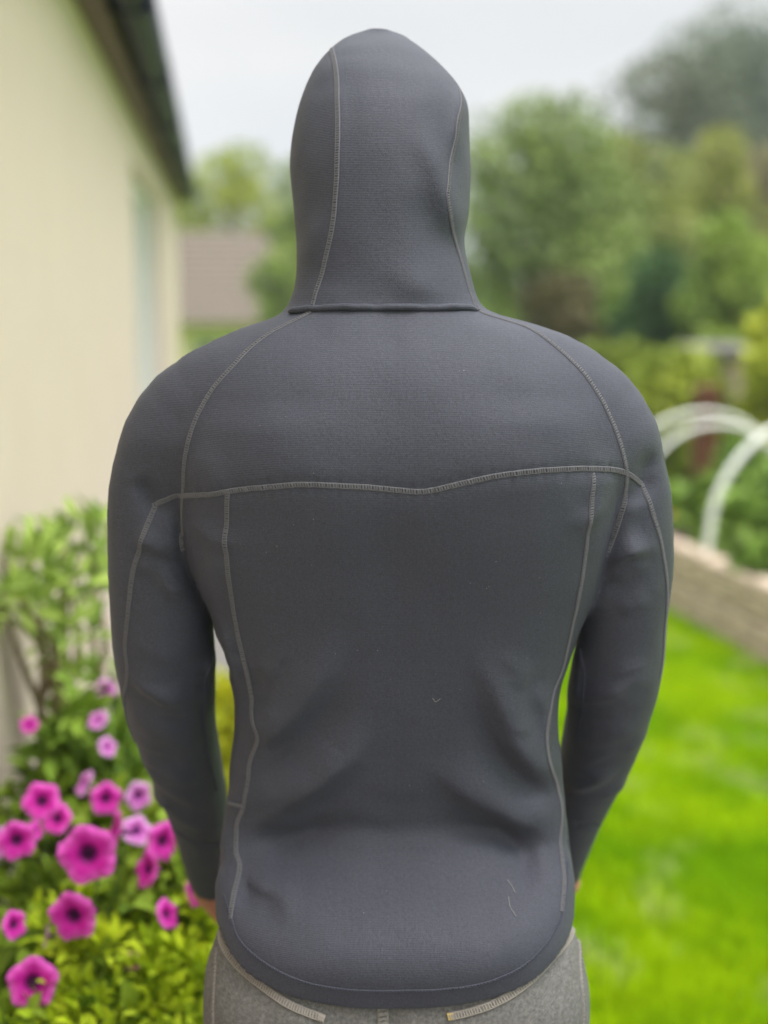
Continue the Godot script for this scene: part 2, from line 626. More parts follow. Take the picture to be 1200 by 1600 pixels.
# ---------- the neighbour's house ----------
func build_far_house() -> void:
	var at := Vector3(-3.6, -1.35, -25.0)
	var h := thing("neighbour_house", "low cream house with brown tiled roof beyond the garden", "house", at, 0.12)
	var st := begin()
	add_box(st, Vector3(-3.4, 0, -5.0), Vector3(0.05, 2.15, 0.0))
	add_box(st, Vector3(0.95, 0, -5.0), Vector3(2.1, 2.15, 0.0))
	add_box(st, Vector3(0.0501, 0, -5.0), Vector3(0.9499, 0.95, -0.0))
	add_box(st, Vector3(0.0501, 1.85, -5.0), Vector3(0.9499, 2.15, -0.0))
	put("wall", finish(st, M.far_wall), h)
	var f := begin()
	for x in [0.05, 0.47, 0.89]:
		add_box(f, Vector3(x, 0.951, -0.09), Vector3(x + 0.06, 1.849, -0.03))
	add_box(f, Vector3(0.111, 0.951, -0.088), Vector3(0.889, 1.01, -0.032))
	add_box(f, Vector3(0.111, 1.79, -0.088), Vector3(0.889, 1.849, -0.032))
	var win := put("window", finish(f, M.white_paint), h)
	for x in [0.111, 0.531]:
		var g := begin()
		add_box(g, Vector3(x, 1.011, -0.064), Vector3(x + 0.358, 1.789, -0.058))
		put("pane", finish(g, M.glass), win)
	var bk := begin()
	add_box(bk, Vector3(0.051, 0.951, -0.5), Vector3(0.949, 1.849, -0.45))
	put("dark_room_panel", finish(bk, M.dark_room), h)  # dark sheet stands in for the unlit room behind the panes
	var rf := begin()
	for s in 14:
		var t0 := s / 14.0
		var t1 := (s + 1.0) / 14.0
		for side in [1.0, -1.0]:
			var z0: float = -2.5 + side * lerpf(2.9, 0.0, t0)
			var z1: float = -2.5 + side * lerpf(2.9, 0.0, t1)
			var y0 := 2.10 + 1.75 * t0
			var y1 := 2.10 + 1.75 * t1
			quad(rf, Vector3(-3.7, y0 + 0.05, z0), Vector3(-3.7, y1 + 0.01, z1), Vector3(2.3, y1 + 0.01, z1), Vector3(2.3, y0 + 0.05, z0))
			quad(rf, Vector3(-3.7, y0, z0), Vector3(-3.7, y0 + 0.05, z0), Vector3(2.3, y0 + 0.05, z0), Vector3(2.3, y0, z0))
	for x in [-3.5, 2.05]:
		for v in [Vector3(x, 2.1, 0.0), Vector3(x, 3.8, -2.5), Vector3(x, 2.1, -5.0)]:
			rf.add_vertex(v)
	put("roof", finish(rf, M.brown_roof), h)

# ---------- trees and shrubs ----------
func leaf_mesh(l: float, w: float, near := false) -> Array:
	# a leaf folded along its midrib, pointing along +z, tip drooping: [points, triangles, normals]
	var rows := [Vector3(0.06, 0.0, 0.0), Vector3(0.85, 0.32, 0.03), Vector3(0.95, 0.55, 0.02), Vector3(0.5, 0.82, -0.04), Vector3(0.0, 1.0, -0.12)] if near else [Vector3(0.0, 0.0, 0.0), Vector3(1.0, 0.45, 0.03), Vector3(0.0, 1.0, -0.12)]
	var pts := PackedVector3Array()
	var nor := PackedVector3Array()
	for r in rows:
		pts.append(Vector3(0, r.z * l, r.y * l))
		pts.append(Vector3(-r.x * w * 0.5, r.z * l + r.x * w * 0.16, r.y * l))
		pts.append(Vector3(r.x * w * 0.5, r.z * l + r.x * w * 0.16, r.y * l))
		var up := Vector3(0, 1, 0.25 * (r.y - 0.4)).normalized()
		nor.append(up)
		nor.append((up + Vector3(0.3, 0, 0)).normalized())
		nor.append((up + Vector3(-0.3, 0, 0)).normalized())
	var tri := PackedInt32Array()
	for i in rows.size() - 1:
		var p := i * 3
		tri.append_array(PackedInt32Array([p, p + 4, p + 1, p, p + 3, p + 4, p, p + 2, p + 5, p, p + 5, p + 3]))
	return [pts, tri, nor]

func random_dir() -> Vector3:
	while true:
		var v := Vector3(rng.randf_range(-1, 1), rng.randf_range(-1, 1), rng.randf_range(-1, 1))
		var l := v.length()
		if l > 0.1 and l < 1.0:
			return v / l
	return Vector3.UP

func leaves_on(buf: PackedFloat32Array, centre: Vector3, size: Vector3, count: int, dark: Color, pale: Color, droop := 0.0, fill := 0.55) -> void:
	# leaves through one clump: thick near its skin, with each clump a shade of its own
	var shade := rng.randf()
	for k in count:
		var d := random_dir()
		var r := lerpf(fill, 1.0, pow(rng.randf(), 0.6))
		var p := centre + d * size * r
		var out := (d + random_dir() * 0.8 + Vector3(0, -droop, 0)).normalized()
		var b := Basis.looking_at(-out, Vector3.UP if absf(out.y) < 0.95 else Vector3.RIGHT).rotated(out, rng.randf_range(-1.2, 1.2))
		var t := Transform3D(b.scaled(Vector3.ONE * rng.randf_range(0.7, 1.3)), p)
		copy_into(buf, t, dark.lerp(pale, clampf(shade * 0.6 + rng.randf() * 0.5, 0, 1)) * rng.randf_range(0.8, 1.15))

func make_tree(called: String, label: String, category: String, at: Vector3, height: float, spread: float, crown_low: float, clumps: int, leaves: int, dark: Color, pale: Color, leaf: Array, seed_: int, group := "", top := 0.62, depth := 0.8) -> Node3D:
	rng.seed = seed_
	var t := thing(called, label, category, at, 0.0, group)
	var tr := begin(true)
	var lean := Vector3(rng.randf_range(-0.06, 0.06), 0, rng.randf_range(-0.06, 0.06)) * height
	var rad := height * 0.022 + 0.02
	add_tube(tr, [Vector3.ZERO, Vector3(0, height * 0.25, 0) + lean * 0.3, Vector3(0, height * 0.55, 0) + lean * 0.7, Vector3(0, height * 0.92, 0) + lean], [rad * 1.25, rad, rad * 0.65, rad * 0.15], 9)
	var buf := PackedFloat32Array()
	var per := leaves / clumps
	for k in clumps:
		var f := (k + 0.5) / clumps
		var y := lerpf(crown_low + 0.12, 0.93, f) * height
		var wide := spread * (1.0 - pow(absf(f - (1.0 - top)) / maxf(top, 1.0 - top), 2.0) * 0.75)
		var a := k * 2.399 + rng.randf_range(-0.4, 0.4)
		var r := wide * 0.66 * sqrt(rng.randf_range(0.12, 1.0))
		var c := Vector3(cos(a) * r, y, sin(a) * r * depth) + lean * f
		var s := spread * rng.randf_range(0.24, 0.40)
		add_tube(tr, [Vector3(0, y * 0.62, 0) + lean * f * 0.6, Vector3(c.x * 0.5, lerpf(y * 0.62, y, 0.6), c.z * 0.5) + lean * f * 0.3, c], [rad * 0.38, rad * 0.24, rad * 0.07], 5)
		leaves_on(buf, c, Vector3(s, s * rng.randf_range(0.7, 0.95), s), per, dark, pale, 0.25, 0.35)
	put("trunk", finish(tr, M.bark, true), t)
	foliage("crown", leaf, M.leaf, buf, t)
	return t

func build_trees() -> void:
	var small := leaf_mesh(0.09, 0.055)
	var wide := leaf_mesh(0.13, 0.085)
	var thin := leaf_mesh(0.14, 0.03)
	var g := func(x: float, z: float) -> Vector3: return Vector3(x, ground_y(x, z), z)
	var hedge := "trees along the end of the garden"
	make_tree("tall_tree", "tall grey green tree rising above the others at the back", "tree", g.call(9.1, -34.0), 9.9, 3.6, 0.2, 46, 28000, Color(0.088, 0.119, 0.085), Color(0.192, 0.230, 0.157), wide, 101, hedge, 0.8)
	make_tree("round_tree", "broad dark green rounded tree just right of the hood", "tree", g.call(1.62, -15.0), 3.75, 1.4, 0.04, 34, 14000, Color(0.079, 0.122, 0.043), Color(0.317, 0.405, 0.107), small, 102, hedge, 0.5)
	make_tree("loose_tree", "loose olive green tree in the middle of the tree line", "tree", g.call(3.05, -16.5), 3.75, 1.2, 0.06, 24, 9000, Color(0.143, 0.185, 0.053), Color(0.385, 0.409, 0.129), small, 103, hedge, 0.5)
	make_tree("yellowing_tree", "yellowish green tree in front of the tall grey green one", "tree", g.call(4.05, -17.5), 4.0, 1.05, 0.06, 20, 8000, Color(0.153, 0.194, 0.046), Color(0.407, 0.409, 0.109), small, 104, hedge, 0.5)
	make_tree("brown_leaved_tree", "dull brown leaved tree at the far right edge", "tree", g.call(5.2, -18.0), 3.9, 1.0, 0.05, 16, 6500, Color(0.113, 0.107, 0.053), Color(0.266, 0.233, 0.118), small, 105, hedge, 0.5)
	make_tree("middle_tree", "olive tree filling the gap behind the round tree", "tree", g.call(3.3, -21.0), 4.6, 1.5, 0.05, 22, 9000, Color(0.139, 0.166, 0.065), Color(0.348, 0.364, 0.169), wide, 121, hedge, 0.5)
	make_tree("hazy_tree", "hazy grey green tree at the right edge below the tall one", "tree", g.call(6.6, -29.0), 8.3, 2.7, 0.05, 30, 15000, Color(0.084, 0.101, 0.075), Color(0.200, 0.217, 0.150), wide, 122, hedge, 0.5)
	make_tree("conifer", "low dark green conifer under the tree line behind the right shoulder", "tree", g.call(2.55, -12.6), 1.75, 0.62, 0.02, 16, 5200, Color(0.044, 0.107, 0.036), Color(0.101, 0.194, 0.064), thin, 106, "", 0.8)
	make_tree("light_shrub", "fresh green bush in front of the yellowish tree", "bush", g.call(3.05, -11.9), 2.15, 0.66, 0.02, 16, 5200, Color(0.143, 0.233, 0.046), Color(0.347, 0.447, 0.090), small, 107, "", 0.7)
	make_tree("dark_shrub", "near black leafed bush at the foot of the round tree", "bush", g.call(1.62, -12.4), 1.6, 0.75, 0.02, 14, 4600, Color(0.057, 0.062, 0.029), Color(0.153, 0.136, 0.053), small, 108, "", 0.8)
	make_tree("golden_shrub", "yellow green bush above the hoops at the right edge", "bush", g.call(2.95, -9.6), 1.55, 0.55, 0.02, 16, 5600, Color(0.229, 0.288, 0.022), Color(0.537, 0.575, 0.053), small, 109, "", 0.75)
	make_tree("low_shrub", "low olive bush behind the far hoops", "bush", g.call(2.25, -9.9), 0.98, 0.62, 0.02, 14, 4600, Color(0.143, 0.214, 0.027), Color(0.407, 0.466, 0.053), small, 110, "", 0.8)
	make_tree("hedge_shrub", "mid green bush left of the far hoops, half hidden by the arm", "bush", g.call(1.85, -10.6), 1.0, 0.7, 0.02, 14, 4600, Color(0.101, 0.155, 0.027), Color(0.284, 0.350, 0.053), small, 111, "", 0.8)
	# behind the neighbour's house on the left
	var back := "trees behind the neighbour's house"
	make_tree("bright_tree", "yellow green tree behind the brown roof", "tree", g.call(-3.45, -32.0), 6.7, 2.3, 0.1, 22, 9000, Color(0.148, 0.215, 0.021), Color(0.404, 0.448, 0.041), wide, 112, back, 0.5)
	make_tree("pale_tree", "paler green tree between the brown roof and the hood", "tree", g.call(-1.3, -22.5), 4.1, 1.15, 0.03, 20, 8000, Color(0.140, 0.206, 0.041), Color(0.386, 0.467, 0.125), wide, 113, back, 0.5)
	make_tree("wide_tree", "wide green tree in the distance just left of the hood", "tree", g.call(-1.9, -33.5), 6.7, 2.0, 0.1, 22, 9000, Color(0.087, 0.140, 0.028), Color(0.263, 0.337, 0.069), wide, 114, back, 0.5)
	make_tree("corner_tree", "green tree showing past the corner of the bungalow", "tree", g.call(-5.3, -36.0), 6.8, 1.7, 0.1, 18, 7000, Color(0.105, 0.168, 0.041), Color(0.281, 0.354, 0.084), wide, 115, back, 0.5)
	# a shed roof and a post among the bushes
	var s := thing("garden_shed", "little shed with a grey felt roof among the bushes", "shed", Vector3(2.62, 0, -10.6), -0.1)
	for x in [-0.22, -0.11, 0.0, 0.11]:
		var bo := begin()
		add_box(bo, Vector3(x, 0, -0.5), Vector3(x + 0.105, 0.93, -0.0), 0.004)
		put("board", finish(bo, M.sleeper), s)
	var ro := begin()
	add_box(ro, Vector3(-0.28, 0.931, -0.58), Vector3(0.28, 1.02, 0.08), 0.02)
	put("roof", finish(ro, M.paving), s)
	var po := begin()
	add_box(po, Vector3(-0.075, 0, -0.075), Vector3(0.075, 0.86, 0.075), 0.012)
	tag(put("wooden_post", finish(po, M.post_wood), self, Vector3(2.08, 0, -8.6)), "reddish brown square wooden post seen through the hoops", "post")
# ---------- the raised bed with its hoops ----------
const BED_AT := Vector3(1.30, 0, -6.1)
const BED_TURN := 0.222

func bed_local(x: float, z: float) -> Vector2:
	var d := Vector3(x - BED_AT.x, 0, z - BED_AT.z).rotated(Vector3.UP, -BED_TURN)
	return Vector2(d.x, d.z)

func in_bed(x: float, z: float) -> bool:
	var q := bed_local(x, z)
	return q.x > -0.01 and q.x < 1.32 and q.y > -1.12 and q.y < 2.6

func build_vegetable_bed() -> void:
	rng.seed = 9
	var b := thing("raised_bed", "weathered timber sleeper raised bed at the edge of the lawn", "raised bed", BED_AT, BED_TURN)
	# local: the near face lies in x = 0 and runs along z from -1.1 to 2.5
	for row in 2:
		var y0 := 0.002 + row * 0.168
		var cut: float = [0.9, 1.5][row]
		for piece in [[-1.1, cut], [cut + 0.006, 2.5]]:
			var st := begin()
			var proud := rng.randf_range(-0.004, 0.004)
			add_box(st, Vector3(proud, y0, piece[0]), Vector3(0.1 + proud, y0 + 0.163, piece[1]), 0.013)
			put("sleeper", finish(st, M.sleeper), b)
		var far := begin()
		add_box(far, Vector3(1.20, y0, -1.1), Vector3(1.30, y0 + 0.163, 2.5), 0.009)
		put("sleeper", finish(far, M.sleeper), b)
		for z in [-1.1, 2.4]:
			var en := begin()
			add_box(en, Vector3(0.105, y0, z), Vector3(1.195, y0 + 0.162, z + 0.1), 0.009)
			put("sleeper", finish(en, M.sleeper), b)
	var so := begin()
	add_box(so, Vector3(0.101, 0.0, -0.998), Vector3(1.199, 0.27, 2.398))
	put("soil", finish(so, M.soil), b)
	# hoops
	var hoops := [[0.30, 0.07, 1.26, 0.61, 0.017], [-0.95, 0.30, 1.16, 0.42, 0.013], [-1.32, 0.34, 1.30, 0.45, 0.013]]
	var labels := ["white plastic hoop arching over the near end of the raised bed", "white plastic hoop at the far end of the raised bed", "thin pale hoop behind the far end of the raised bed"]
	for k in 3:
		var q: Array = hoops[k]
		var base := bed_world(Vector3((q[1] + q[2]) * 0.5, 0.20, q[0]))
		var st := begin(true)
		var path := []
		var rad := []
		var hw: float = (q[2] - q[1]) * 0.5
		for i in 29:
			var a := PI * i / 28.0
			path.append(Vector3(-cos(a) * hw * (1.0 - 0.06 * sin(a)), pow(sin(a), 0.8) * float(q[3]) + 0.14 * minf(sin(a) * 4.0, 1.0), 0.0))
			rad.append(q[4])
		add_tube(st, path, rad, 10)
		tag(put("plastic_hoop", finish(st, M.pipe, true), self, base), labels[k], "hoop", "hoops over the raised bed").rotation.y = BED_TURN
	# what grows in it
	var broad := leaf_mesh(0.10, 0.06, true)
	for k in 12:
		var lp := Vector3(0.25 + 0.3 * (k % 3) + rng.randf_range(-0.05, 0.05), 0.27, 1.9 - k * 0.42)
		if k > 6:
			lp = Vector3([0.32, 0.62, 0.88, 0.5, 0.8][k - 7], 0.27, [0.15, -0.05, 0.2, -0.55, -0.75][k - 7])
		var v := thing("vegetable_plant", VEG[k], "plant", bed_world(lp), 0.0, "vegetables in the raised bed")
		var buf := PackedFloat32Array()
		var hgt := 0.10 + 0.07 * (k % 3)
		for c in 4:
			leaves_on(buf, Vector3(rng.randf_range(-0.1, 0.1), hgt * rng.randf_range(0.4, 1.0), rng.randf_range(-0.1, 0.1)), Vector3(0.09, hgt * 0.6, 0.09), 110, Color(0.09, 0.17, 0.03), Color(0.28, 0.42, 0.08), 0.0, 0.2)
		var stem := begin(true)
		add_tube(stem, [Vector3.ZERO, Vector3(0.01, hgt, 0)], [0.008, 0.004], 6)
		put("stem", finish(stem, M.green_stem, true), v)
		foliage("foliage", broad, M.leaf, buf, v)
	for k in 5:
		var lp := Vector3([0.16, 0.17, 0.30, 0.2, 0.36][k], 0.27, [0.55, -0.35, 0.02, 1.2, -0.7][k])
		var v := thing("marigold", MARI[k], "flower", bed_world(lp), 0.0, "marigolds in the raised bed")
		var stem := begin(true)
		add_tube(stem, [Vector3.ZERO, Vector3(0.006, 0.11, 0.004)], [0.004, 0.003], 6)
		put("stem", finish(stem, M.green_stem, true), v)
		var head := begin(true)
		var paint := Color(0.62, 0.17, 0.015) if k % 2 == 0 else Color(0.66, 0.30, 0.02)
		for ring in 3:
			for i in 9:
				var a := TAU * (i + ring * 0.5) / 9.0
				var dir := Vector3(cos(a), 0.25 + 0.45 * ring, sin(a)).normalized()
				var sd := Vector3(-sin(a), 0, cos(a)) * 0.011
				var l := 0.034 - 0.007 * ring
				head.set_color(paint)
				quad(head, sd * 0.3, sd + dir * l, -sd + dir * l, -sd * 0.3)
		head.generate_normals()
		put("flower_head", head.commit(), v, Vector3(0.006, 0.11, 0.004), M.petal)

const VEG := ["leafy vegetable at the near end of the raised bed", "second leafy clump from the near end of the bed", "taller leafy vegetable beside the near hoop", "leafy clump behind the near hoop's foot", "leafy vegetable in the middle of the bed past the near hoop", "taller leafy vegetable before the far hoop", "last leafy clump below the far hoop", "leafy clump just inside the near hoop's leg", "leafy clump in the middle of the bed under the near hoop", "leafy clump under the far side of the near hoop", "leafy clump between the near hoop and the far one", "leafy clump in the far corner of the bed"]
const MARI := ["orange marigold at the foot of the near hoop", "yellow orange marigold half way along the bed", "orange marigold behind the near hoop", "yellow orange marigold at the near end of the bed", "orange marigold before the far hoop"]

func bed_world(p: Vector3) -> Vector3:
	return BED_AT + p.rotated(Vector3.UP, BED_TURN)

# ---------- the flowers between the person and the house wall ----------
func flower_corolla(faded: bool) -> ArrayMesh:
	# petunia: five joined lobes, ruffled rim, pale edge, deep eye; radius 1, facing +z
	var st := begin(true)
	var rows := [[0.10, -0.34], [0.22, -0.16], [0.42, -0.03], [0.65, 0.02], [0.85, 0.02], [1.0, -0.05]]
	var n := 40
	var at := func(r: Array, k: int) -> Vector3:
		var a := TAU * k / n
		var lobe: float = 1.0 - 0.13 * pow(absf(sin(a * 2.5)), 2.0) * smoothstep(0.3, 1.0, r[0])
		var ruffle: float = 0.07 * sin(a * 13.0 + 1.0) * smoothstep(0.6, 1.0, r[0]) + 0.06 * cos(a * 5.0) * r[0] * r[0]
		return Vector3(cos(a) * r[0] * lobe, sin(a) * r[0] * lobe, r[1] + ruffle)
	var tint := func(r: Array, k: int) -> Color:
		var vein := 0.5 + 0.5 * cos(TAU * k / n * 5.0)
		var eye := Color(0.10, 0.004, 0.09)
		var mid := Color(0.52, 0.012, 0.31)
		var rim := Color(0.74, 0.12, 0.56)
		if faded:
			eye = Color(0.20, 0.03, 0.22)
			mid = Color(0.52, 0.12, 0.46)
			rim = Color(0.66, 0.36, 0.68)
		var t: float = r[0]
		if t < 0.42:
			return eye.lerp(mid, smoothstep(0.16 + 0.10 * vein, 0.44, t))
		return mid.lerp(rim, smoothstep(0.42 + 0.2 * vein, 1.0, t))
	for i in rows.size() - 1:
		for k in n:
			for q in [[i, k], [i + 1, k], [i + 1, k + 1], [i, k], [i + 1, k + 1], [i, k + 1]]:
				st.set_color(tint.call(rows[q[0]], q[1] % n))
				st.add_vertex(at.call(rows[q[0]], q[1] % n))
	st.index()
	st.generate_normals()
	return st.commit()

func flower_tube() -> ArrayMesh:
	var st := begin(true)
	add_tube(st, [Vector3(0, 0, -0.20), Vector3(0, 0, -0.45), Vector3(0, -0.05, -0.95)], [0.17, 0.13, 0.05], 10)
	return finish(st, M.throat, true)

func build_flower_corner() -> void:
	rng.seed = 23
	# the trough that the plants stand in
	var tr := thing("planter_trough", "grey trough full of flowers against the cream wall", "planter", Vector3(-0.50, 0, -1.95), deg_to_rad(7.1))
	for s in [[Vector3(-0.15, 0, -0.75), Vector3(-0.12, 0.46, 0.62)], [Vector3(0.17, 0, -0.75), Vector3(0.20, 0.46, 0.62)], [Vector3(-0.119, 0, 0.59), Vector3(0.169, 0.459, 0.62)], [Vector3(-0.119, 0, -0.75), Vector3(0.169, 0.459, -0.72)]]:
		var st := begin()
		add_box(st, s[0], s[1], 0.004)
		put("side", finish(st, M.planter), tr)
	var so := begin()
	add_box(so, Vector3(-0.119, 0.02, -0.719), Vector3(0.169, 0.41, 0.589))
	put("soil", finish(so, M.soil), tr)
	var petunia_leaf := leaf_mesh(0.042, 0.024, true)
	var fine_leaf := leaf_mesh(0.024, 0.010, true)
	var long_leaf := leaf_mesh(0.055, 0.017, true)
	# petunias: each plant a thing with its own flowers
	var corolla := flower_corolla(false)
	var pale_corolla := flower_corolla(true)
	var tube := flower_tube()
	var plants := [
		["petunia", "petunia with the largest magenta flowers at the front of the trough", Vector3(-0.41, 0.45, -1.62)],
		["petunia", "petunia at the bottom corner with flowers facing the camera", Vector3(-0.50, 0.42, -1.50)],
		["petunia", "petunia with many small pink flowers at the back of the trough", Vector3(-0.50, 0.45, -2.02)],
		["petunia", "petunia half hidden behind the forearm and hand", Vector3(-0.31, 0.45, -1.80)],
	]
	# flower: plant, place, diameter, turn left-right, tilt up
	var flowers := [
		[0, Vector3(-0.382, 0.792, -1.62), 0.079, 0.10, 0.25], [0, Vector3(-0.400, 0.716, -1.60), 0.067, -0.15, 0.1], [1, Vector3(-0.440, 0.655, -1.545), 0.066, 0.2, 0.35],
		[2, Vector3(-0.493, 0.780, -1.69), 0.055, 0.35, 0.15], [2, Vector3(-0.482, 0.800, -1.78), 0.056, 0.1, 0.5], [2, Vector3(-0.459, 0.778, -1.77), 0.046, -0.2, 0.6],
		[2, Vector3(-0.406, 0.775, -1.85), 0.050, 0.5, 0.3], [2, Vector3(-0.440, 0.795, -1.86), 0.044, -1.1, 0.6], [3, Vector3(-0.360, 0.775, -1.86), 0.046, 0.7, 0.2],
		[3, Vector3(-0.310, 0.744, -1.77), 0.058, 0.8, 0.2], [3, Vector3(-0.322, 0.735, -1.70), 0.054, -0.9, 0.4], [3, Vector3(-0.242, 0.716, -1.68), 0.055, 0.5, 0.1],
		[0, Vector3(-0.363, 0.790, -1.70), 0.058, -1.25, 0.3], [2, Vector3(-0.425, 0.815, -1.96), 0.034, 0.9, 0.5], [2, Vector3(-0.452, 0.838, -2.02), 0.036, -0.4, 0.8],
		[3, Vector3(-0.325, 0.655, -1.60), 0.026, 0.3, 0.9], [2, Vector3(-0.475, 0.782, -1.72), 0.028, 1.3, 0.4], [1, Vector3(-0.435, 0.690, -1.60), 0.030, -1.4, 0.2],
		[2, Vector3(-0.560, 0.83, -2.02), 0.030, 0.5, 0.5],
		[1, Vector3(-0.475, 0.705, -1.60), 0.040, 1.0, 0.3], [0, Vector3(-0.345, 0.765, -1.76), 0.046, 0.6, 0.7], [3, Vector3(-0.300, 0.795, -1.90), 0.050, -0.3, 0.3], [2, Vector3(-0.530, 0.755, -1.74), 0.046, 0.2, 0.2], [2, Vector3(-0.455, 0.862, -2.10), 0.040, 0.4, 0.3], [3, Vector3(-0.288, 0.690, -1.66), 0.044, 1.2, 0.5], [0, Vector3(-0.425, 0.760, -1.70), 0.036, 1.0, 0.8],
	]
	var n := 0
	for p in plants:
		var base: Vector3 = p[2]
		var t := thing(p[0], p[1], "petunia", base, 0.0, "petunias in the trough")
		var buf := PackedFloat32Array()
		var stems := begin(true)
		for k in 15:
			var c := Vector3(rng.randf_range(-0.10, 0.10), rng.randf_range(0.08, 0.27), rng.randf_range(-0.14, 0.14))
			c.y = minf(c.y, 0.585 + (-1.45 - base.z - c.z) * 0.40 - base.y - 0.05)
			if base.x + c.x > -0.27:
				c.x = -0.27 - base.x
			leaves_on(buf, c, Vector3(0.055, 0.05, 0.055), 60, Color(0.09, 0.17, 0.015), Color(0.28, 0.40, 0.04), -0.2, 0.1)
			add_tube(stems, [Vector3(0, -0.03, 0), Vector3(c.x * 0.4, c.y * 0.6, c.z * 0.4), c], [0.003, 0.0025, 0.0015], 5)
		for f in flowers:
			if f[0] != n:
				continue
			var at: Vector3 = f[1] - base
			add_tube(stems, [Vector3(at.x * 0.4, at.y * 0.3, at.z * 0.4), at + Vector3(0, -0.05, -0.05), at + Vector3(0, -0.01, -0.03)], [0.002, 0.0018, 0.0015], 5)
			var r: float = f[2] * 0.5
			var fl := put("flower", pale_corolla if (f[2] < 0.047 and rng.randf() < 0.35) else corolla, t, at, M.petal)
			fl.basis = Basis.from_euler(Vector3(-f[4], f[3], rng.randf() * TAU)).scaled(Vector3.ONE * r)
			put("throat", tube, fl)
		put("stems", finish(stems, M.green_stem, true), t)
		foliage("foliage", petunia_leaf, M.leaf_soft, buf, t).set_meta("kind", "stuff")
		n += 1
	# golden creeping foliage in front of them
	var gold := thing("golden_foliage_plant", "yellow green fine leaved plant spilling below the petunias", "plant", Vector3(-0.34, 0.42, -1.56))
	var gb := PackedFloat32Array()
	var gs := begin(true)
	for k in 64:
		var c := Vector3(rng.randf_range(-0.13, 0.115), rng.randf_range(0.02, 0.25), rng.randf_range(-0.16, 0.12))
		c.y = minf(c.y + 0.06, 0.205 - 0.5 * c.z - 0.2 * absf(c.x + 0.02))
		leaves_on(gb, c, Vector3(0.035, 0.035, 0.035), 70, Color(0.24, 0.38, 0.012), Color(0.56, 0.68, 0.03), -0.4, 0.0)
		add_tube(gs, [Vector3(c.x * 0.3, -0.04, c.z * 0.3), Vector3(c.x * 0.7, c.y * 0.6, c.z * 0.7), c], [0.002, 0.0015, 0.001], 4)
	put("stems", finish(gs, M.green_stem, true), gold)
	foliage("foliage", fine_leaf, M.leaf_soft, gb, gold).set_meta("kind", "stuff")
	# upright green plant behind the petunias
	var up := thing("upright_plant", "upright mid green plant behind the petunias by the wall", "plant", Vector3(-0.49, 0.45, -2.12))
	var ub := PackedFloat32Array()
	var us := begin(true)
	for k in 12:
		var top := Vector3(rng.randf_range(-0.06, 0.10), rng.randf_range(0.20, 0.40), rng.randf_range(-0.12, 0.12))
		add_tube(us, [Vector3(top.x * 0.4, 0, top.z * 0.4), top], [0.004, 0.002], 5)
		for s in 5:
			leaves_on(ub, top * (0.45 + 0.13 * s), Vector3(0.025, 0.03, 0.025), 16, Color(0.09, 0.18, 0.02), Color(0.25, 0.38, 0.05), -0.5, 0.0)
	put("stems", finish(us, M.green_stem, true), up)
	foliage("foliage", long_leaf, M.leaf_soft, ub, up).set_meta("kind", "stuff")
	# the taller shrub with bare pale stems and leaves in rosettes at the tips
	var sh := thing("woody_shrub", "shrub with bare pale stems and fresh green leaf rosettes against the wall", "shrub", Vector3(-0.60, 0, -2.42))
	var sb := PackedFloat32Array()
	var ss := begin(true)
	var tips := []
	tips = [Vector3(-0.575, 1.056, -2.350), Vector3(-0.598, 1.031, -2.300), Vector3(-0.552, 1.022, -2.400), Vector3(-0.538, 1.054, -2.450), Vector3(-0.554, 0.991, -2.300), Vector3(-0.617, 0.997, -2.200), Vector3(-0.665, 1.031, -2.300), Vector3(-0.598, 0.985, -2.250), Vector3(-0.573, 0.917, -2.250), Vector3(-0.541, 0.897, -2.300), Vector3(-0.531, 0.962, -2.400), Vector3(-0.641, 0.964, -2.200), Vector3(-0.616, 1.063, -2.500), Vector3(-0.493, 0.840, -2.200), Vector3(-0.678, 1.026, -2.500)]
	for tip in tips:
		var e: Vector3 = tip - sh.position
		var elbow := Vector3(e.x * 0.2 + rng.randf_range(-0.05, 0.05), 0.66 + rng.randf_range(-0.08, 0.1), e.z * 0.3 + rng.randf_range(-0.05, 0.05))
		add_tube(ss, [Vector3(rng.randf_range(-0.02, 0.02), 0.0, rng.randf_range(-0.03, 0.03)), elbow * Vector3(0.4, 0.5, 0.4), elbow, e.lerp(elbow, 0.35) + Vector3(rng.randf_range(-0.03, 0.03), 0, 0), e], [0.013, 0.011, 0.009, 0.006, 0.003], 7)
		for k in 2:
			leaves_on(sb, e + Vector3(rng.randf_range(-0.03, 0.03), rng.randf_range(-0.02, 0.02), rng.randf_range(-0.03, 0.03)), Vector3(0.026, 0.024, 0.026), 12, Color(0.18, 0.30, 0.05), Color(0.48, 0.62, 0.15), -0.5, 0.0)
	put("stems", finish(ss, M.pale_stem, true), sh)
	foliage("foliage", long_leaf, M.leaf_soft, sb, sh).set_meta("kind", "stuff")
	# golden clump further along the wall, seen under the arm
	var far := thing("golden_clump", "bright yellow green clump by the wall, seen under the left arm", "plant", Vector3(-0.50, 0, -3.6))
	var fb := PackedFloat32Array()
	for k in 44:
		leaves_on(fb, Vector3(rng.randf_range(-0.2, 0.2), rng.randf_range(0.05, 0.38), rng.randf_range(-0.25, 0.25)), Vector3(0.07, 0.06, 0.07), 60, Color(0.22, 0.28, 0.01), Color(0.52, 0.52, 0.02), -0.3, 0.0)
	foliage("foliage", petunia_leaf, M.leaf_soft, fb, far).set_meta("kind", "stuff")
	# narrow path by the house wall; its hidden length placed to bounce grey light
	var pv := begin()
	add_box(pv, Vector3(0.004, -0.05, -13.6), Vector3(0.72, 0.012, -2.6), 0.006)
	var pt := structure("path", finish(pv, M.paving), M.paving)
	pt.position = Vector3(-0.377, 0, 0.047)
	pt.rotation.y = deg_to_rad(7.1)
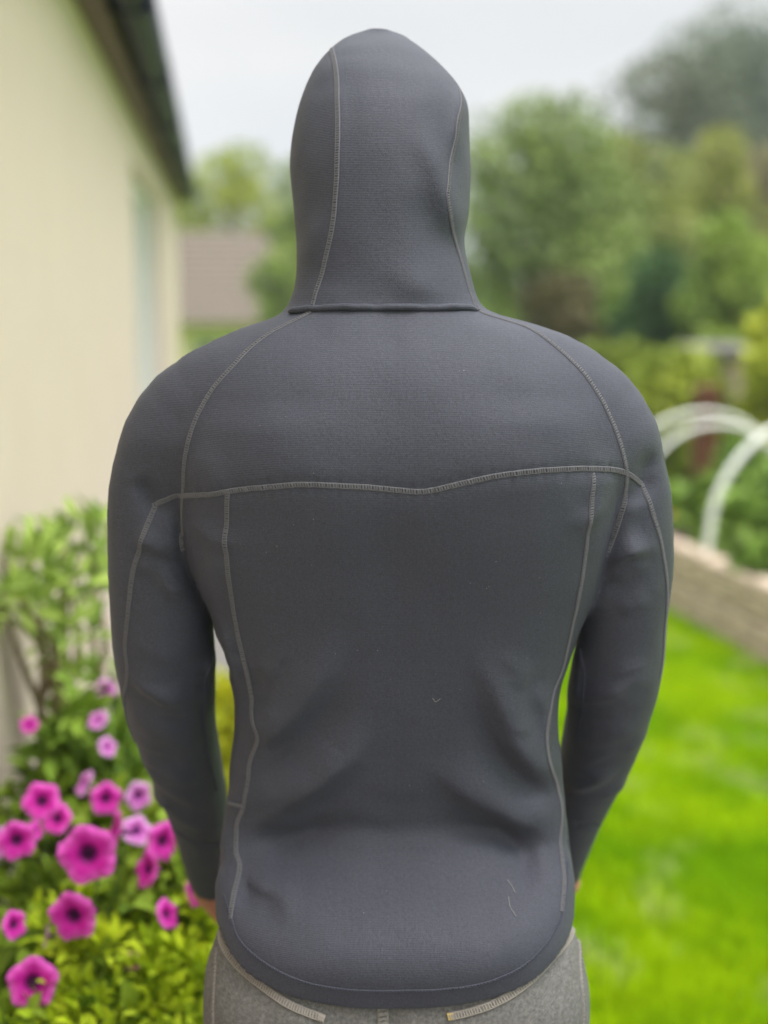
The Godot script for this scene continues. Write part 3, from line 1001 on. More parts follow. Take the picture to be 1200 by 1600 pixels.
# ---------- the person ----------
const PERSON_AT := Vector3(0.012, 0.0, -1.27)

func rounded(points: Array, step: float) -> PackedVector3Array:
	# a smooth line through the points, sampled at even steps
	var curve := Curve3D.new()
	for i in points.size():
		var t: Vector3 = (points[mini(i + 1, points.size() - 1)] - points[maxi(i - 1, 0)]) / 6.0
		curve.add_point(points[i], -t, t)
	curve.bake_interval = step
	var n := maxi(2, int(curve.get_baked_length() / step))
	var out := PackedVector3Array()
	for i in n + 1:
		out.append(curve.sample_baked(curve.get_baked_length() * i / n, true))
	return out

func seam_mesh(points: Array, field: Callable, width: float, height: float, base: Material, thread: Material, pitch: float, rung: float, cords := true) -> ArrayMesh:
	# a raised flat seam that lies on the cloth: two cords and a ladder of stitches across
	var line := rounded(points, pitch * 0.5)
	for i in line.size():
		line[i] = onto(field, line[i], 3)
	for turn in 2:
		var soft := line.duplicate()
		for i in range(1, line.size() - 1):
			soft[i] = (line[i - 1] + line[i] * 2.0 + line[i + 1]) * 0.25
		line = soft
	var ups := PackedVector3Array()
	var sides := PackedVector3Array()
	for i in line.size():
		var up := downhill(field, line[i], 0.002).normalized()
		var dir := (line[mini(i + 1, line.size() - 1)] - line[maxi(i - 1, 0)]).normalized()
		ups.append(up)
		sides.append(dir.cross(up).normalized())
	var hw := width * 0.5
	var prof := [[-hw, -0.0008], [-hw * 0.92, height * 0.7], [-hw * 0.6, height], [0.0, height * 0.72], [hw * 0.6, height], [hw * 0.92, height * 0.7], [hw, -0.0008]]
	var st := begin(true)
	for i in line.size() - 1:
		for k in prof.size() - 1:
			var p := []
			for q in [[i, k], [i, k + 1], [i + 1, k + 1], [i + 1, k]]:
				p.append(line[q[0]] + sides[q[0]] * prof[q[1]][0] + ups[q[0]] * prof[q[1]][1])
			quad(st, p[0], p[1], p[2], p[3])
	var mesh := finish(st, base, true)
	var th := begin()
	var i := 0
	var count := 0
	while i < line.size() - 1:
		var a := line[i]
		var dir := (line[i + 1] - a).normalized()
		var jitter := rng.randf_range(-0.12, 0.12) * pitch
		a += dir * jitter
		var slant := dir * pitch * rng.randf_range(0.05, 0.3)
		var s := sides[i]
		var u := ups[i]
		var w := dir * rung * 0.5
		var top := u * (height + 0.0007)
		var l0 := a - s * hw * 0.95 + u * height * 0.45 - slant
		var l1 := a - s * hw * 0.55 + top - slant * 0.5
		var r1 := a + s * hw * 0.55 + top + slant * 0.5
		var r0 := a + s * hw * 0.95 + u * height * 0.45 + slant
		quad(th, l0 - w, l1 - w, l1 + w, l0 + w)
		quad(th, l1 - w, r1 - w, r1 + w, l1 + w)
		quad(th, r1 - w, r0 - w, r0 + w, r1 + w)
		for q in [[l1, r1]]:
			quad(th, q[0] - w * 1.5 - u * 0.0008, q[1] - w * 1.5 - u * 0.0008, q[1] - w, q[0] - w)
			quad(th, q[0] + w, q[1] + w, q[1] + w * 1.5 - u * 0.0008, q[0] + w * 1.5 - u * 0.0008)
		i += 2
		count += 1
	if cords:
		for s in [-0.72, 0.72]:
			for k in line.size() - 1:
				var a0: Vector3 = line[k] + sides[k] * hw * s + ups[k] * (height * 0.9)
				var a1: Vector3 = line[k + 1] + sides[k + 1] * hw * s + ups[k + 1] * (height * 0.9)
				var h0 := ups[k] * 0.0005
				var h1 := ups[k + 1] * 0.0005
				var d0 := sides[k] * 0.0005
				var d1 := sides[k + 1] * 0.0005
				quad(th, a0 - d0, a0 + h0, a1 + h1, a1 - d1)
				quad(th, a0 + h0, a0 + d0, a1 + d1, a1 + h1)
	if count:
		th.generate_normals()
		mesh = th.commit(mesh)
		mesh.surface_set_material(mesh.get_surface_count() - 1, thread)
	return mesh

func value_along(points: Array, key: int, want: int, at: float) -> float:
	# the coordinate `want` where the coordinate `key` of the line comes to `at`
	for i in points.size() - 1:
		var a: Vector3 = points[i]
		var b: Vector3 = points[i + 1]
		if (a[key] - at) * (b[key] - at) <= 0.0 and a[key] != b[key]:
			return lerpf(a[want], b[want], (at - a[key]) / (b[key] - a[key]))
	var first: Vector3 = points[0]
	var last: Vector3 = points[points.size() - 1]
	return first[want] if absf(first[key] - at) < absf(last[key] - at) else last[want]

func panel_of(p: Vector3) -> int:
	# 0 hood, 1 2 sleeves, 3 yoke, 4 back, 5 6 sides, 7 hem, 8 9 cuffs, 10 front
	if p.y > 1.489 and absf(p.x) < 0.125:
		return 0
	if p.y < 1.2 and absf(p.x) > 0.15 and sleeve(p, SLEEVE_L if p.x < 0.0 else SLEEVE_R) < torso_field(p):
		if p.z < -1.425 and p.y < 0.925:
			return 8 if p.x < 0.0 else 9
		return 1 if p.x < 0.0 else 2
	if p.y >= 1.2:
		if p.x < 0.0 and (p.x < value_along(SEAMS.raglan_l, 1, 0, maxf(p.y, 1.286)) if p.y > 1.285 else sleeve(p, SLEEVE_L) < torso_field(p)):
			return 1
		if p.x > 0.0 and (p.x > value_along(SEAMS.raglan_r, 1, 0, maxf(p.y, 1.312)) if p.y > 1.312 else sleeve(p, SLEEVE_R) < torso_field(p)):
			return 2
	if p.y < hem_height(p.x, p.z) + 0.013:
		return 7
	if p.z < -1.30:
		return 10
	if p.y > value_along(SEAMS.yoke_seam, 0, 1, p.x):
		return 3
	if p.x < value_along(SEAMS.panel_l, 1, 0, p.y):
		return 5
	if p.x > value_along(SEAMS.panel_r, 1, 0, p.y):
		return 6
	return 4

# ---- hands and head ----
var chains: Array = []

func add_chain(a: Vector3, b: Vector3, ra: float, rb: float) -> void:
	chains.append([a, b, ra, rb])

func hand_joints(wrist: Vector3, along: Vector3, palm: Vector3, thumb_side: float, arm: Vector3) -> void:
	along = along.normalized()
	palm = (palm - along * palm.dot(along)).normalized()
	var across := along.cross(palm) * thumb_side
	add_chain(wrist - arm * 0.035, wrist, 0.018, 0.018)
	var lengths := [0.075, 0.083, 0.077, 0.060]
	for k in 4:
		var root := wrist + along * (0.090 - 0.004 * absf(k - 1.0)) + across * (0.030 - 0.0195 * k)
		add_chain(wrist + across * (0.012 - 0.008 * k), root, 0.016, 0.0115)
		var at := root
		var turn := 0.35 + 0.07 * k
		var fan := across * (0.10 - 0.07 * k)
		for j in 3:
			var d := (along * cos(turn) + palm * sin(turn) + fan).normalized()
			var to: Vector3 = at + d * lengths[k] * [0.45, 0.32, 0.23][j]
			add_chain(at, to, 0.0098 - 0.0009 * j, 0.0092 - 0.0011 * j)
			at = to
			turn += 0.55
	var base := wrist + along * 0.022 + across * 0.022
	var t1 := base + (along * 0.65 + across * 0.75 + palm * 0.25).normalized() * 0.044
	var t2 := t1 + (along * 0.85 + across * 0.40 + palm * 0.35).normalized() * 0.034
	var t3 := t2 + (along * 0.9 + across * 0.1 + palm * 0.5).normalized() * 0.026
	add_chain(wrist, base, 0.016, 0.016)
	add_chain(base, t1, 0.016, 0.012)
	add_chain(t1, t2, 0.0115, 0.0102)
	add_chain(t2, t3, 0.0102, 0.0082)

func hand_field(p: Vector3) -> float:
	var best := 1.0
	for c in chains:
		var a: Vector3 = c[0]
		var ab: Vector3 = c[1] - a
		var t := clampf((p - a).dot(ab) / ab.length_squared(), 0.0, 1.0)
		var d := (p - a - ab * t).length() - lerpf(c[2], c[3], t)
		best = smin(best, d, 0.006)
	return best

func ball(p: Vector3, c: Vector3, r: Vector3) -> float:
	return (((p - c) / r).length() - 1.0) * minf(r.x, minf(r.y, r.z))

func rod(p: Vector3, a: Vector3, b: Vector3, ra: float, rb: float) -> float:
	var ab := b - a
	var t := clampf((p - a).dot(ab) / ab.length_squared(), 0.0, 1.0)
	return (p - a - ab * t).length() - lerpf(ra, rb, t)

const FACE := Vector3(-0.004, 1.612, -1.398)

func head_field(p: Vector3) -> float:
	var q := p - FACE
	var d := ball(q, Vector3(0, 0.035, 0.0), Vector3(0.070, 0.080, 0.086))
	d = smin(d, ball(q, Vector3(0, -0.030, -0.030), Vector3(0.060, 0.078, 0.060)), 0.03)
	d = smin(d, ball(q, Vector3(0, -0.082, -0.062), Vector3(0.026, 0.020, 0.022)), 0.03)
	d = smin(d, rod(p, Vector3(0.0, 1.44, -1.315), FACE + Vector3(0, -0.05, 0.01), 0.058, 0.054), 0.025)
	d = smin(d, rod(q, Vector3(0, 0.018, -0.090), Vector3(0, -0.022, -0.108), 0.008, 0.012), 0.012)
	for s in [-1.0, 1.0]:
		d = smin(d, ball(q, Vector3(0.010 * s, -0.026, -0.098), Vector3(0.008, 0.007, 0.010)), 0.006)
		d = maxf(d, -ball(q, Vector3(0.031 * s, 0.012, -0.098), Vector3(0.017, 0.010, 0.016)) - 0.004)
		d = smin(d, ball(q, Vector3(0.030 * s, 0.013, -0.080), Vector3(0.014, 0.012, 0.010)), 0.006)
		d = smin(d, rod(q, Vector3(0.012 * s, 0.032, -0.090), Vector3(0.046 * s, 0.030, -0.074), 0.006, 0.005), 0.012)
		d = smin(d, ball(q, Vector3(0.074 * s, 0.0, 0.004), Vector3(0.008, 0.030, 0.018)), 0.006)
	d = smin(d, rod(q, Vector3(-0.020, -0.052, -0.088), Vector3(0.020, -0.052, -0.088), 0.006, 0.006), 0.006)
	d = maxf(d, 0.0012 - rod(q, Vector3(-0.022, -0.0515, -0.096), Vector3(0.022, -0.0515, -0.096), 0.0, 0.0))
	return d

func under_field(p: Vector3) -> float:
	# what the clothes cover: the same figure a finger's breadth inside them
	var d := 1.0
	if p.y > 0.76:
		d = maxf(torso_field(p) + 0.016, p.y - 1.50)
		d = maxf(d, 0.92 - p.y)
		if absf(p.x) > 0.08:
			d = smin(d, sleeve(p, SLEEVE_L if p.x < 0.0 else SLEEVE_R) + 0.013, 0.02)
	if p.y > 1.40:
		d = smin(d, rod(p, Vector3(0.0, 1.42, -1.31), FACE + Vector3(0, -0.05, 0.01), 0.062, 0.054), 0.02)
	d = smin(d, ball(p, Vector3(0.012, 0.865, -1.285), Vector3(0.12, 0.085, 0.075)), 0.02)
	if p.y < 1.0:
		d = smin(d, sleeve(p, LEG_L if p.x < 0.012 else LEG_R) + 0.024, 0.02)
	return d

func merged(nets: Array, m: Material) -> ArrayMesh:
	var vs := PackedVector3Array()
	var ns := PackedVector3Array()
	var ix := PackedInt32Array()
	for net in nets:
		var off := vs.size()
		vs.append_array(net[0])
		ns.append_array(net[1])
		var q: PackedInt32Array = net[2]
		for k in q.size() / 4:
			for c in [0, 1, 2, 0, 2, 3]:
				ix.append(q[k * 4 + c] + off)
	var arrays := []
	arrays.resize(Mesh.ARRAY_MAX)
	arrays[Mesh.ARRAY_VERTEX] = vs
	arrays[Mesh.ARRAY_NORMAL] = ns
	arrays[Mesh.ARRAY_INDEX] = ix
	var mesh := ArrayMesh.new()
	mesh.add_surface_from_arrays(Mesh.PRIMITIVE_TRIANGLES, arrays)
	mesh.surface_set_material(0, m)
	return mesh

var shoe_x := 0.0

func shoe_field(p: Vector3) -> float:
	var q := p - Vector3(shoe_x, 0.0, -1.27)
	var d := rod(q, Vector3(0, 0.055, 0.045), Vector3(signf(shoe_x) * 0.01, 0.038, -0.13), 0.042, 0.040)
	d = smin(d, rod(q, Vector3(0, 0.05, 0.03), Vector3(0, 0.10, 0.015), 0.045, 0.050), 0.03)
	d = smin(d, ball(q, Vector3(signf(shoe_x) * 0.008, 0.034, -0.10), Vector3(0.048, 0.036, 0.075)), 0.02)
	return maxf(d, 0.004 - q.y)

func build_person() -> void:
	rng.seed = 77
	var person := thing("person", "person seen from behind in a dark grey hooded fleece and faded grey jeans", "person", PERSON_AT)
	# body: skin
	var nets := []
	nets.append(surface_net(under_field, Vector3(-0.30, 0.03, -1.58), Vector3(0.32, 1.505, -1.12), 0.014))
	nets.append(surface_net(head_field, Vector3(-0.10, 1.50, -1.54), Vector3(0.09, 1.75, -1.25), 0.004))
	for s in [-1.0, 1.0]:
		chains = []
		var e: Vector4 = SLEEVE_L[-1] if s < 0.0 else SLEEVE_R[-1]
		var wrist := Vector3(e.x, e.y - 0.004, e.z - 0.004)
		hand_joints(wrist, Vector3(-s * (0.66 if s < 0.0 else 0.80), -0.70 if s < 0.0 else -0.56, -0.18), Vector3(-s * 0.15, 0.1, 1.0), s, Vector3(0.0, -0.82, -0.57))
		var lo := Vector3(minf(wrist.x, wrist.x - s * 0.22) - 0.04, wrist.y - 0.22, wrist.z - 0.10)
		nets.append(surface_net(hand_field, lo, lo + Vector3(0.30, 0.26, 0.20), 0.0035))
	var body := put("body", merged(nets, M.skin), person, -PERSON_AT)
	for s in [-1.0, 1.0]:
		var eye := SphereMesh.new()
		eye.radius = 0.0105
		eye.height = 0.021
		eye.radial_segments = 16
		eye.rings = 8
		var e := put("eye", eye, body, FACE + Vector3(0.031 * s, 0.010, -0.080), M.eye)
		e.scale = Vector3(1.0, 0.62, 1.0)
		var iris := SphereMesh.new()
		iris.radius = 0.0052
		iris.height = 0.0104
		iris.radial_segments = 12
		iris.rings = 6
		put("iris", iris, body, FACE + Vector3(0.031 * s, 0.010, -0.0860), M.iris)
	# hoodie: panels cut along the seams
	var hoodie := Node3D.new()
	hoodie.name = "hooded_fleece"
	person.add_child(hoodie)
	hoodie.position = -PERSON_AT
	var net := surface_net(hoodie_field, Vector3(-0.32, 0.78, -1.58), Vector3(0.34, 1.79, -1.10), CELL)
	var lists := []
	for k in 11:
		lists.append(PackedInt32Array())
	var points: PackedVector3Array = net[0]
	var quads: PackedInt32Array = net[2]
	for k in quads.size() / 4:
		var mid := (points[quads[k * 4]] + points[quads[k * 4 + 2]]) * 0.5
		var id := panel_of(mid)
		lists[id].append(k)
	var names := ["hood", "sleeve", "sleeve", "back_yoke", "back_panel", "side_panel", "side_panel", "hem_band", "cuff", "cuff", "front_panel"]
	for k in 11:
		if lists[k].size():
			put(names[k], net_mesh(net, lists[k], M.fleece), hoodie)
	for key in SEAMS:
		if key in ["neck", "hem", "tab", "cuff_l", "cuff_r", "under_l", "under_r"]:
			continue
		put("seam", seam_mesh(SEAMS[key], hoodie_field, 0.0056, 0.0006, M.fleece, M.thread, 0.0024, 0.0012), hoodie)
	for key in ["hem", "under_l", "under_r", "cuff_l", "cuff_r"]:
		put("seam", seam_mesh(SEAMS[key], hoodie_field, 0.0026, 0.0008, M.fleece, M.binding, 0.0030, 0.0010, false), hoodie)
	put("pocket_tab", seam_mesh(SEAMS.tab, hoodie_field, 0.0045, 0.0012, M.fleece, M.thread, 0.0026, 0.0012), hoodie)
	# the rolled seam where the hood joins
	var neck := rounded(SEAMS.neck, 0.004)
	var path := []
	var radii := []
	for i in neck.size():
		var p := onto(hoodie_field, neck[i], 3)
		path.append(p + downhill(hoodie_field, p, 0.002).normalized() * (0.0015 + 0.0007 * sin(i * 0.5) + 0.0004 * sin(i * 1.3)))
		radii.append(0.0034 * clampf(minf(i, neck.size() - 1 - i) * 0.5 + 0.3, 0.3, 1.0))
	var nk := begin(true)
	add_tube(nk, path, radii, 10)
	put("neck_seam", finish(nk, M.fleece, true), hoodie)
	# lint and stray hairs on the cloth
	var li := begin()
	for k in 46:
		var x := rng.randf_range(-0.13, 0.16)
		var y := rng.randf_range(0.89, 1.46)
		var p := onto(hoodie_field, Vector3(x, y, -1.17), 6)
		var u := downhill(hoodie_field, p, 0.002).normalized()
		var a := (u.cross(random_dir())).normalized()
		var b := u.cross(a)
		var s := rng.randf_range(0.00025, 0.0005)
		p += u * 0.0006
		quad(li, p - a * s, p - b * s, p + a * s, p + b * s)
		quad(li, p - a * s + u * 0.0004, p - b * s * 0.5 + u * 0.0004, p + a * s, p + b * s * 0.5)
	for key in HAIRS:
		var hp := []
		var hr := []
		for p in rounded(HAIRS[key], 0.0015):
			var q := onto(hoodie_field, p, 5)
			hp.append(q + downhill(hoodie_field, q, 0.002).normalized() * 0.0006)
			hr.append(0.00022)
		add_tube(li, hp, hr, 5)
	put("lint", finish(li, M.lint), hoodie).set_meta("kind", "stuff")
	# jeans
	var jeans := put("jeans", net_mesh(surface_net(jeans_field, Vector3(-0.22, 0.055, -1.42), Vector3(0.25, 0.93, -1.10), 0.0065), PackedInt32Array(), M.denim), person, -PERSON_AT)
	for key in ["pocket_l", "pocket_r"]:
		put("pocket_edge", seam_mesh(JEAN_SEAMS[key], jeans_field, 0.0085, 0.0026, M.denim_edge, M.jean_thread, 0.0027, 0.0008), jeans)
		var e: Vector3 = JEAN_SEAMS[key][-1]
		var d: Vector3 = (e - JEAN_SEAMS[key][-2]).normalized()
		put("bar_tack", seam_mesh([e - d * 0.004, e + d * 0.002], jeans_field, 0.0070, 0.0036, M.bar_tack if key == "pocket_r" else M.jean_thread, M.jean_thread, 0.002, 0.0008, false), jeans)
	put("belt_loop", seam_mesh(JEAN_SEAMS.loop, jeans_field, 0.0115, 0.0028, M.denim_edge, M.denim, 0.0040, 0.0007, false), jeans)
	for key in ["side_l", "side_r"]:
		put("side_seam", seam_mesh(JEAN_SEAMS[key], jeans_field, 0.0050, 0.0014, M.denim_edge, M.denim, 0.0040, 0.0007, false), jeans)
	for s in [-0.12, 0.148]:
		shoe_x = s
		put("shoe", net_mesh(surface_net(shoe_field, Vector3(s - 0.08, -0.02, -1.50), Vector3(s + 0.08, 0.16, -1.15), 0.008), PackedInt32Array(), M.shoe), person, -PERSON_AT)

const CELL := 0.004
const SEAMS := {
	"yoke_seam": [Vector3(-0.217, 1.312, -1.239), Vector3(-0.203, 1.319, -1.235), Vector3(-0.187, 1.324, -1.222), Vector3(-0.140, 1.335, -1.176), Vector3(-0.101, 1.342, -1.162), Vector3(-0.067, 1.345, -1.153), Vector3(-0.022, 1.343, -1.155), Vector3(0.011, 1.340, -1.155), Vector3(0.036, 1.339, -1.154), Vector3(0.067, 1.346, -1.153), Vector3(0.101, 1.353, -1.155), Vector3(0.141, 1.356, -1.165), Vector3(0.187, 1.354, -1.190), Vector3(0.221, 1.347, -1.218), Vector3(0.243, 1.332, -1.242)],
	"raglan_l": [Vector3(-0.069, 1.492, -1.247), Vector3(-0.094, 1.479, -1.239), Vector3(-0.120, 1.462, -1.226), Vector3(-0.139, 1.443, -1.214), Vector3(-0.157, 1.422, -1.210), Vector3(-0.171, 1.397, -1.208), Vector3(-0.181, 1.365, -1.209), Vector3(-0.187, 1.324, -1.222), Vector3(-0.192, 1.278, -1.241), Vector3(-0.191, 1.268, -1.246)],
	"raglan_r": [Vector3(0.090, 1.492, -1.262), Vector3(0.120, 1.483, -1.259), Vector3(0.148, 1.469, -1.240), Vector3(0.170, 1.451, -1.228), Vector3(0.190, 1.428, -1.220), Vector3(0.208, 1.396, -1.215), Vector3(0.221, 1.361, -1.216), Vector3(0.225, 1.342, -1.223), Vector3(0.225, 1.321, -1.230), Vector3(0.221, 1.301, -1.232), Vector3(0.216, 1.281, -1.236), Vector3(0.211, 1.265, -1.239)],
	"panel_l": [Vector3(-0.140, 1.334, -1.176), Vector3(-0.143, 1.298, -1.184), Vector3(-0.143, 1.254, -1.197), Vector3(-0.141, 1.212, -1.218), Vector3(-0.137, 1.177, -1.231), Vector3(-0.132, 1.150, -1.239), Vector3(-0.129, 1.114, -1.251), Vector3(-0.123, 1.085, -1.240), Vector3(-0.131, 1.057, -1.254), Vector3(-0.136, 1.026, -1.257), Vector3(-0.140, 1.004, -1.261), Vector3(-0.148, 0.982, -1.266), Vector3(-0.148, 0.959, -1.256), Vector3(-0.143, 0.949, -1.241), Vector3(-0.147, 0.929, -1.218), Vector3(-0.149, 0.913, -1.204)],
	"panel_r": [Vector3(0.189, 1.349, -1.191), Vector3(0.188, 1.309, -1.190), Vector3(0.186, 1.270, -1.207), Vector3(0.183, 1.230, -1.221), Vector3(0.179, 1.180, -1.243), Vector3(0.174, 1.145, -1.256), Vector3(0.163, 1.114, -1.249), Vector3(0.159, 1.083, -1.245), Vector3(0.164, 1.052, -1.251), Vector3(0.174, 1.021, -1.270), Vector3(0.179, 0.980, -1.270), Vector3(0.178, 0.948, -1.249), Vector3(0.177, 0.932, -1.227), Vector3(0.173, 0.917, -1.210)],
	"sleeve_l": [Vector3(-0.216, 1.310, -1.239), Vector3(-0.227, 1.283, -1.231), Vector3(-0.239, 1.249, -1.244), Vector3(-0.247, 1.209, -1.254), Vector3(-0.254, 1.167, -1.267), Vector3(-0.256, 1.131, -1.279), Vector3(-0.268, 1.083, -1.323), Vector3(-0.267, 1.040, -1.347)],
	"sleeve_r": [Vector3(0.243, 1.332, -1.242), Vector3(0.253, 1.306, -1.239), Vector3(0.265, 1.274, -1.247), Vector3(0.273, 1.240, -1.260), Vector3(0.278, 1.204, -1.274), Vector3(0.281, 1.153, -1.295), Vector3(0.279, 1.125, -1.300)],
	"hood_l": [Vector3(-0.052, 1.747, -1.377), Vector3(-0.046, 1.718, -1.323), Vector3(-0.043, 1.672, -1.282), Vector3(-0.043, 1.630, -1.265), Vector3(-0.045, 1.595, -1.259), Vector3(-0.048, 1.567, -1.257), Vector3(-0.055, 1.538, -1.258), Vector3(-0.062, 1.514, -1.256), Vector3(-0.069, 1.494, -1.249)],
	"hood_r": [Vector3(0.074, 1.702, -1.344), Vector3(0.071, 1.672, -1.304), Vector3(0.065, 1.641, -1.291), Vector3(0.060, 1.608, -1.273), Vector3(0.059, 1.596, -1.269), Vector3(0.063, 1.576, -1.275), Vector3(0.070, 1.550, -1.288), Vector3(0.077, 1.526, -1.286), Vector3(0.085, 1.502, -1.276), Vector3(0.089, 1.493, -1.265)],
	"under_l": [Vector3(-0.172, 1.154, -1.302), Vector3(-0.180, 1.125, -1.299), Vector3(-0.186, 1.068, -1.328), Vector3(-0.187, 1.023, -1.355), Vector3(-0.184, 0.970, -1.390)],
	"under_r": [Vector3(0.197, 1.155, -1.298), Vector3(0.201, 1.133, -1.295), Vector3(0.202, 1.095, -1.307), Vector3(0.202, 1.043, -1.340)],
	"neck": [Vector3(-0.089, 1.491, -1.264), Vector3(-0.069, 1.494, -1.250), Vector3(-0.035, 1.496, -1.234), Vector3(0.000, 1.496, -1.232), Vector3(0.035, 1.496, -1.235), Vector3(0.059, 1.496, -1.243), Vector3(0.088, 1.493, -1.263)],
	"hem": [Vector3(-0.157, 0.927, -1.224), Vector3(-0.147, 0.912, -1.203), Vector3(-0.140, 0.901, -1.189), Vector3(-0.121, 0.890, -1.173), Vector3(-0.090, 0.878, -1.159), Vector3(-0.060, 0.871, -1.154), Vector3(-0.024, 0.868, -1.151), Vector3(0.024, 0.868, -1.151), Vector3(0.060, 0.869, -1.151), Vector3(0.096, 0.873, -1.156), Vector3(0.127, 0.882, -1.164), Vector3(0.152, 0.896, -1.180), Vector3(0.170, 0.911, -1.202), Vector3(0.178, 0.927, -1.224), Vector3(0.184, 0.949, -1.255)],
	"tab": [Vector3(-0.157, 1.001, -1.279), Vector3(-0.140, 1.005, -1.260)],
	"cuff_l": [Vector3(-0.232, 0.908, -1.421), Vector3(-0.209, 0.901, -1.418), Vector3(-0.192, 0.887, -1.438)],
	"cuff_r": [Vector3(0.245, 0.914, -1.425), Vector3(0.226, 0.928, -1.403), Vector3(0.213, 0.930, -1.403)],
}
const JEAN_SEAMS := {
	"pocket_l": [Vector3(-0.163, 0.882, -1.238), Vector3(-0.156, 0.876, -1.217), Vector3(-0.140, 0.864, -1.202), Vector3(-0.116, 0.856, -1.181), Vector3(-0.091, 0.846, -1.166), Vector3(-0.073, 0.839, -1.163), Vector3(-0.058, 0.834, -1.162)],
	"pocket_r": [Vector3(0.189, 0.877, -1.253), Vector3(0.177, 0.877, -1.222), Vector3(0.155, 0.869, -1.195), Vector3(0.128, 0.856, -1.175), Vector3(0.103, 0.846, -1.166), Vector3(0.079, 0.839, -1.163), Vector3(0.062, 0.836, -1.161)],
	"loop": [Vector3(-0.001, 0.850, -1.169), Vector3(-0.001, 0.815, -1.160)],
	"side_l": [Vector3(-0.167, 0.868, -1.233), Vector3(-0.168, 0.836, -1.216), Vector3(-0.168, 0.800, -1.207)],
	"side_r": [Vector3(0.198, 0.861, -1.260), Vector3(0.196, 0.840, -1.221), Vector3(0.197, 0.797, -1.212)],
}
const HAIRS := {
	"hair_a": [Vector3(0.120, 0.944, -1.222), Vector3(0.124, 0.941, -1.217), Vector3(0.127, 0.936, -1.211)],
	"hair_b": [Vector3(0.120, 0.934, -1.206), Vector3(0.121, 0.929, -1.196), Vector3(0.126, 0.923, -1.189)],
	"hair_c": [Vector3(0.046, 1.132, -1.214), Vector3(0.049, 1.128, -1.215), Vector3(0.053, 1.131, -1.214)],
}
# ---------- the clothed figure as distance fields ----------
# profiles: Vector3(height, left edge, right edge) and Vector4(height, front, side line, back)
const TORSO_SIDES := [Vector3(0.70, -0.169, 0.191), Vector3(0.797, -0.168, 0.190), Vector3(0.872, -0.168, 0.189), Vector3(0.904, -0.170, 0.191), Vector3(0.935, -0.171, 0.192), Vector3(0.960, -0.167, 0.190), Vector3(0.985, -0.162, 0.187), Vector3(1.011, -0.160, 0.183), Vector3(1.043, -0.157, 0.179), Vector3(1.062, -0.152, 0.176), Vector3(1.091, -0.149, 0.172), Vector3(1.126, -0.154, 0.179), Vector3(1.161, -0.162, 0.188), Vector3(1.195, -0.170, 0.199), Vector3(1.221, -0.180, 0.208), Vector3(1.254, -0.193, 0.217), Vector3(1.287, -0.199, 0.224), Vector3(1.325, -0.200, 0.226), Vector3(1.362, -0.200, 0.226), Vector3(1.393, -0.196, 0.222), Vector3(1.423, -0.186, 0.212), Vector3(1.446, -0.172, 0.197), Vector3(1.461, -0.158, 0.182), Vector3(1.473, -0.139, 0.165), Vector3(1.480, -0.123, 0.143), Vector3(1.490, -0.094, 0.100), Vector3(1.505, -0.080, 0.082), Vector3(1.53, -0.076, 0.078)]
const TORSO_DEPTH := [Vector4(0.70, -1.39, -1.262, -1.17), Vector4(0.845, -1.395, -1.262, -1.156), Vector4(0.868, -1.395, -1.262, -1.150), Vector4(0.885, -1.395, -1.263, -1.148), Vector4(0.902, -1.40, -1.264, -1.153), Vector4(0.918, -1.40, -1.267, -1.168), Vector4(0.933, -1.40, -1.271, -1.192), Vector4(0.946, -1.40, -1.277, -1.219), Vector4(0.957, -1.40, -1.283, -1.237), Vector4(0.968, -1.40, -1.288, -1.246), Vector4(0.985, -1.40, -1.292, -1.249), Vector4(1.010, -1.40, -1.298, -1.243), Vector4(1.060, -1.40, -1.300, -1.230), Vector4(1.119, -1.405, -1.303, -1.217), Vector4(1.187, -1.41, -1.295, -1.199), Vector4(1.247, -1.415, -1.286, -1.179), Vector4(1.309, -1.415, -1.278, -1.156), Vector4(1.344, -1.41, -1.276, -1.147), Vector4(1.378, -1.40, -1.277, -1.150), Vector4(1.405, -1.39, -1.279, -1.159), Vector4(1.432, -1.38, -1.281, -1.170), Vector4(1.452, -1.375, -1.286, -1.184), Vector4(1.466, -1.37, -1.290, -1.196), Vector4(1.476, -1.37, -1.295, -1.207), Vector4(1.491, -1.37, -1.302, -1.228), Vector4(1.505, -1.37, -1.305, -1.255), Vector4(1.53, -1.38, -1.31, -1.265)]
const HOOD_SIDES := [Vector3(1.45, -0.105, 0.105), Vector3(1.475, -0.100, 0.100), Vector3(1.4895, -0.0946, 0.0940), Vector3(1.4980, -0.0904, 0.0917), Vector3(1.5188, -0.0852, 0.0858), Vector3(1.5465, -0.0850, 0.0787), Vector3(1.5651, -0.0859, 0.0765), Vector3(1.5788, -0.0873, 0.0817), Vector3(1.6140, -0.0910, 0.0853), Vector3(1.6310, -0.0930, 0.0854), Vector3(1.6500, -0.0919, 0.0850), Vector3(1.6709, -0.0890, 0.0845), Vector3(1.6975, -0.0821, 0.0821), Vector3(1.7089, -0.0777, 0.0764), Vector3(1.7177, -0.0739, 0.0694), Vector3(1.7279, -0.0701, 0.0599), Vector3(1.7404, -0.0614, 0.0479), Vector3(1.7522, -0.0514, 0.0366), Vector3(1.7578, -0.0438, 0.0296), Vector3(1.7627, -0.0355, 0.0232), Vector3(1.7662, -0.0278, 0.0168), Vector3(1.7683, -0.0207, 0.0090), Vector3(1.7701, -0.0103, -0.0006), Vector3(1.7705, -0.010, 0.000), Vector3(1.80, -0.008, 0.000)]
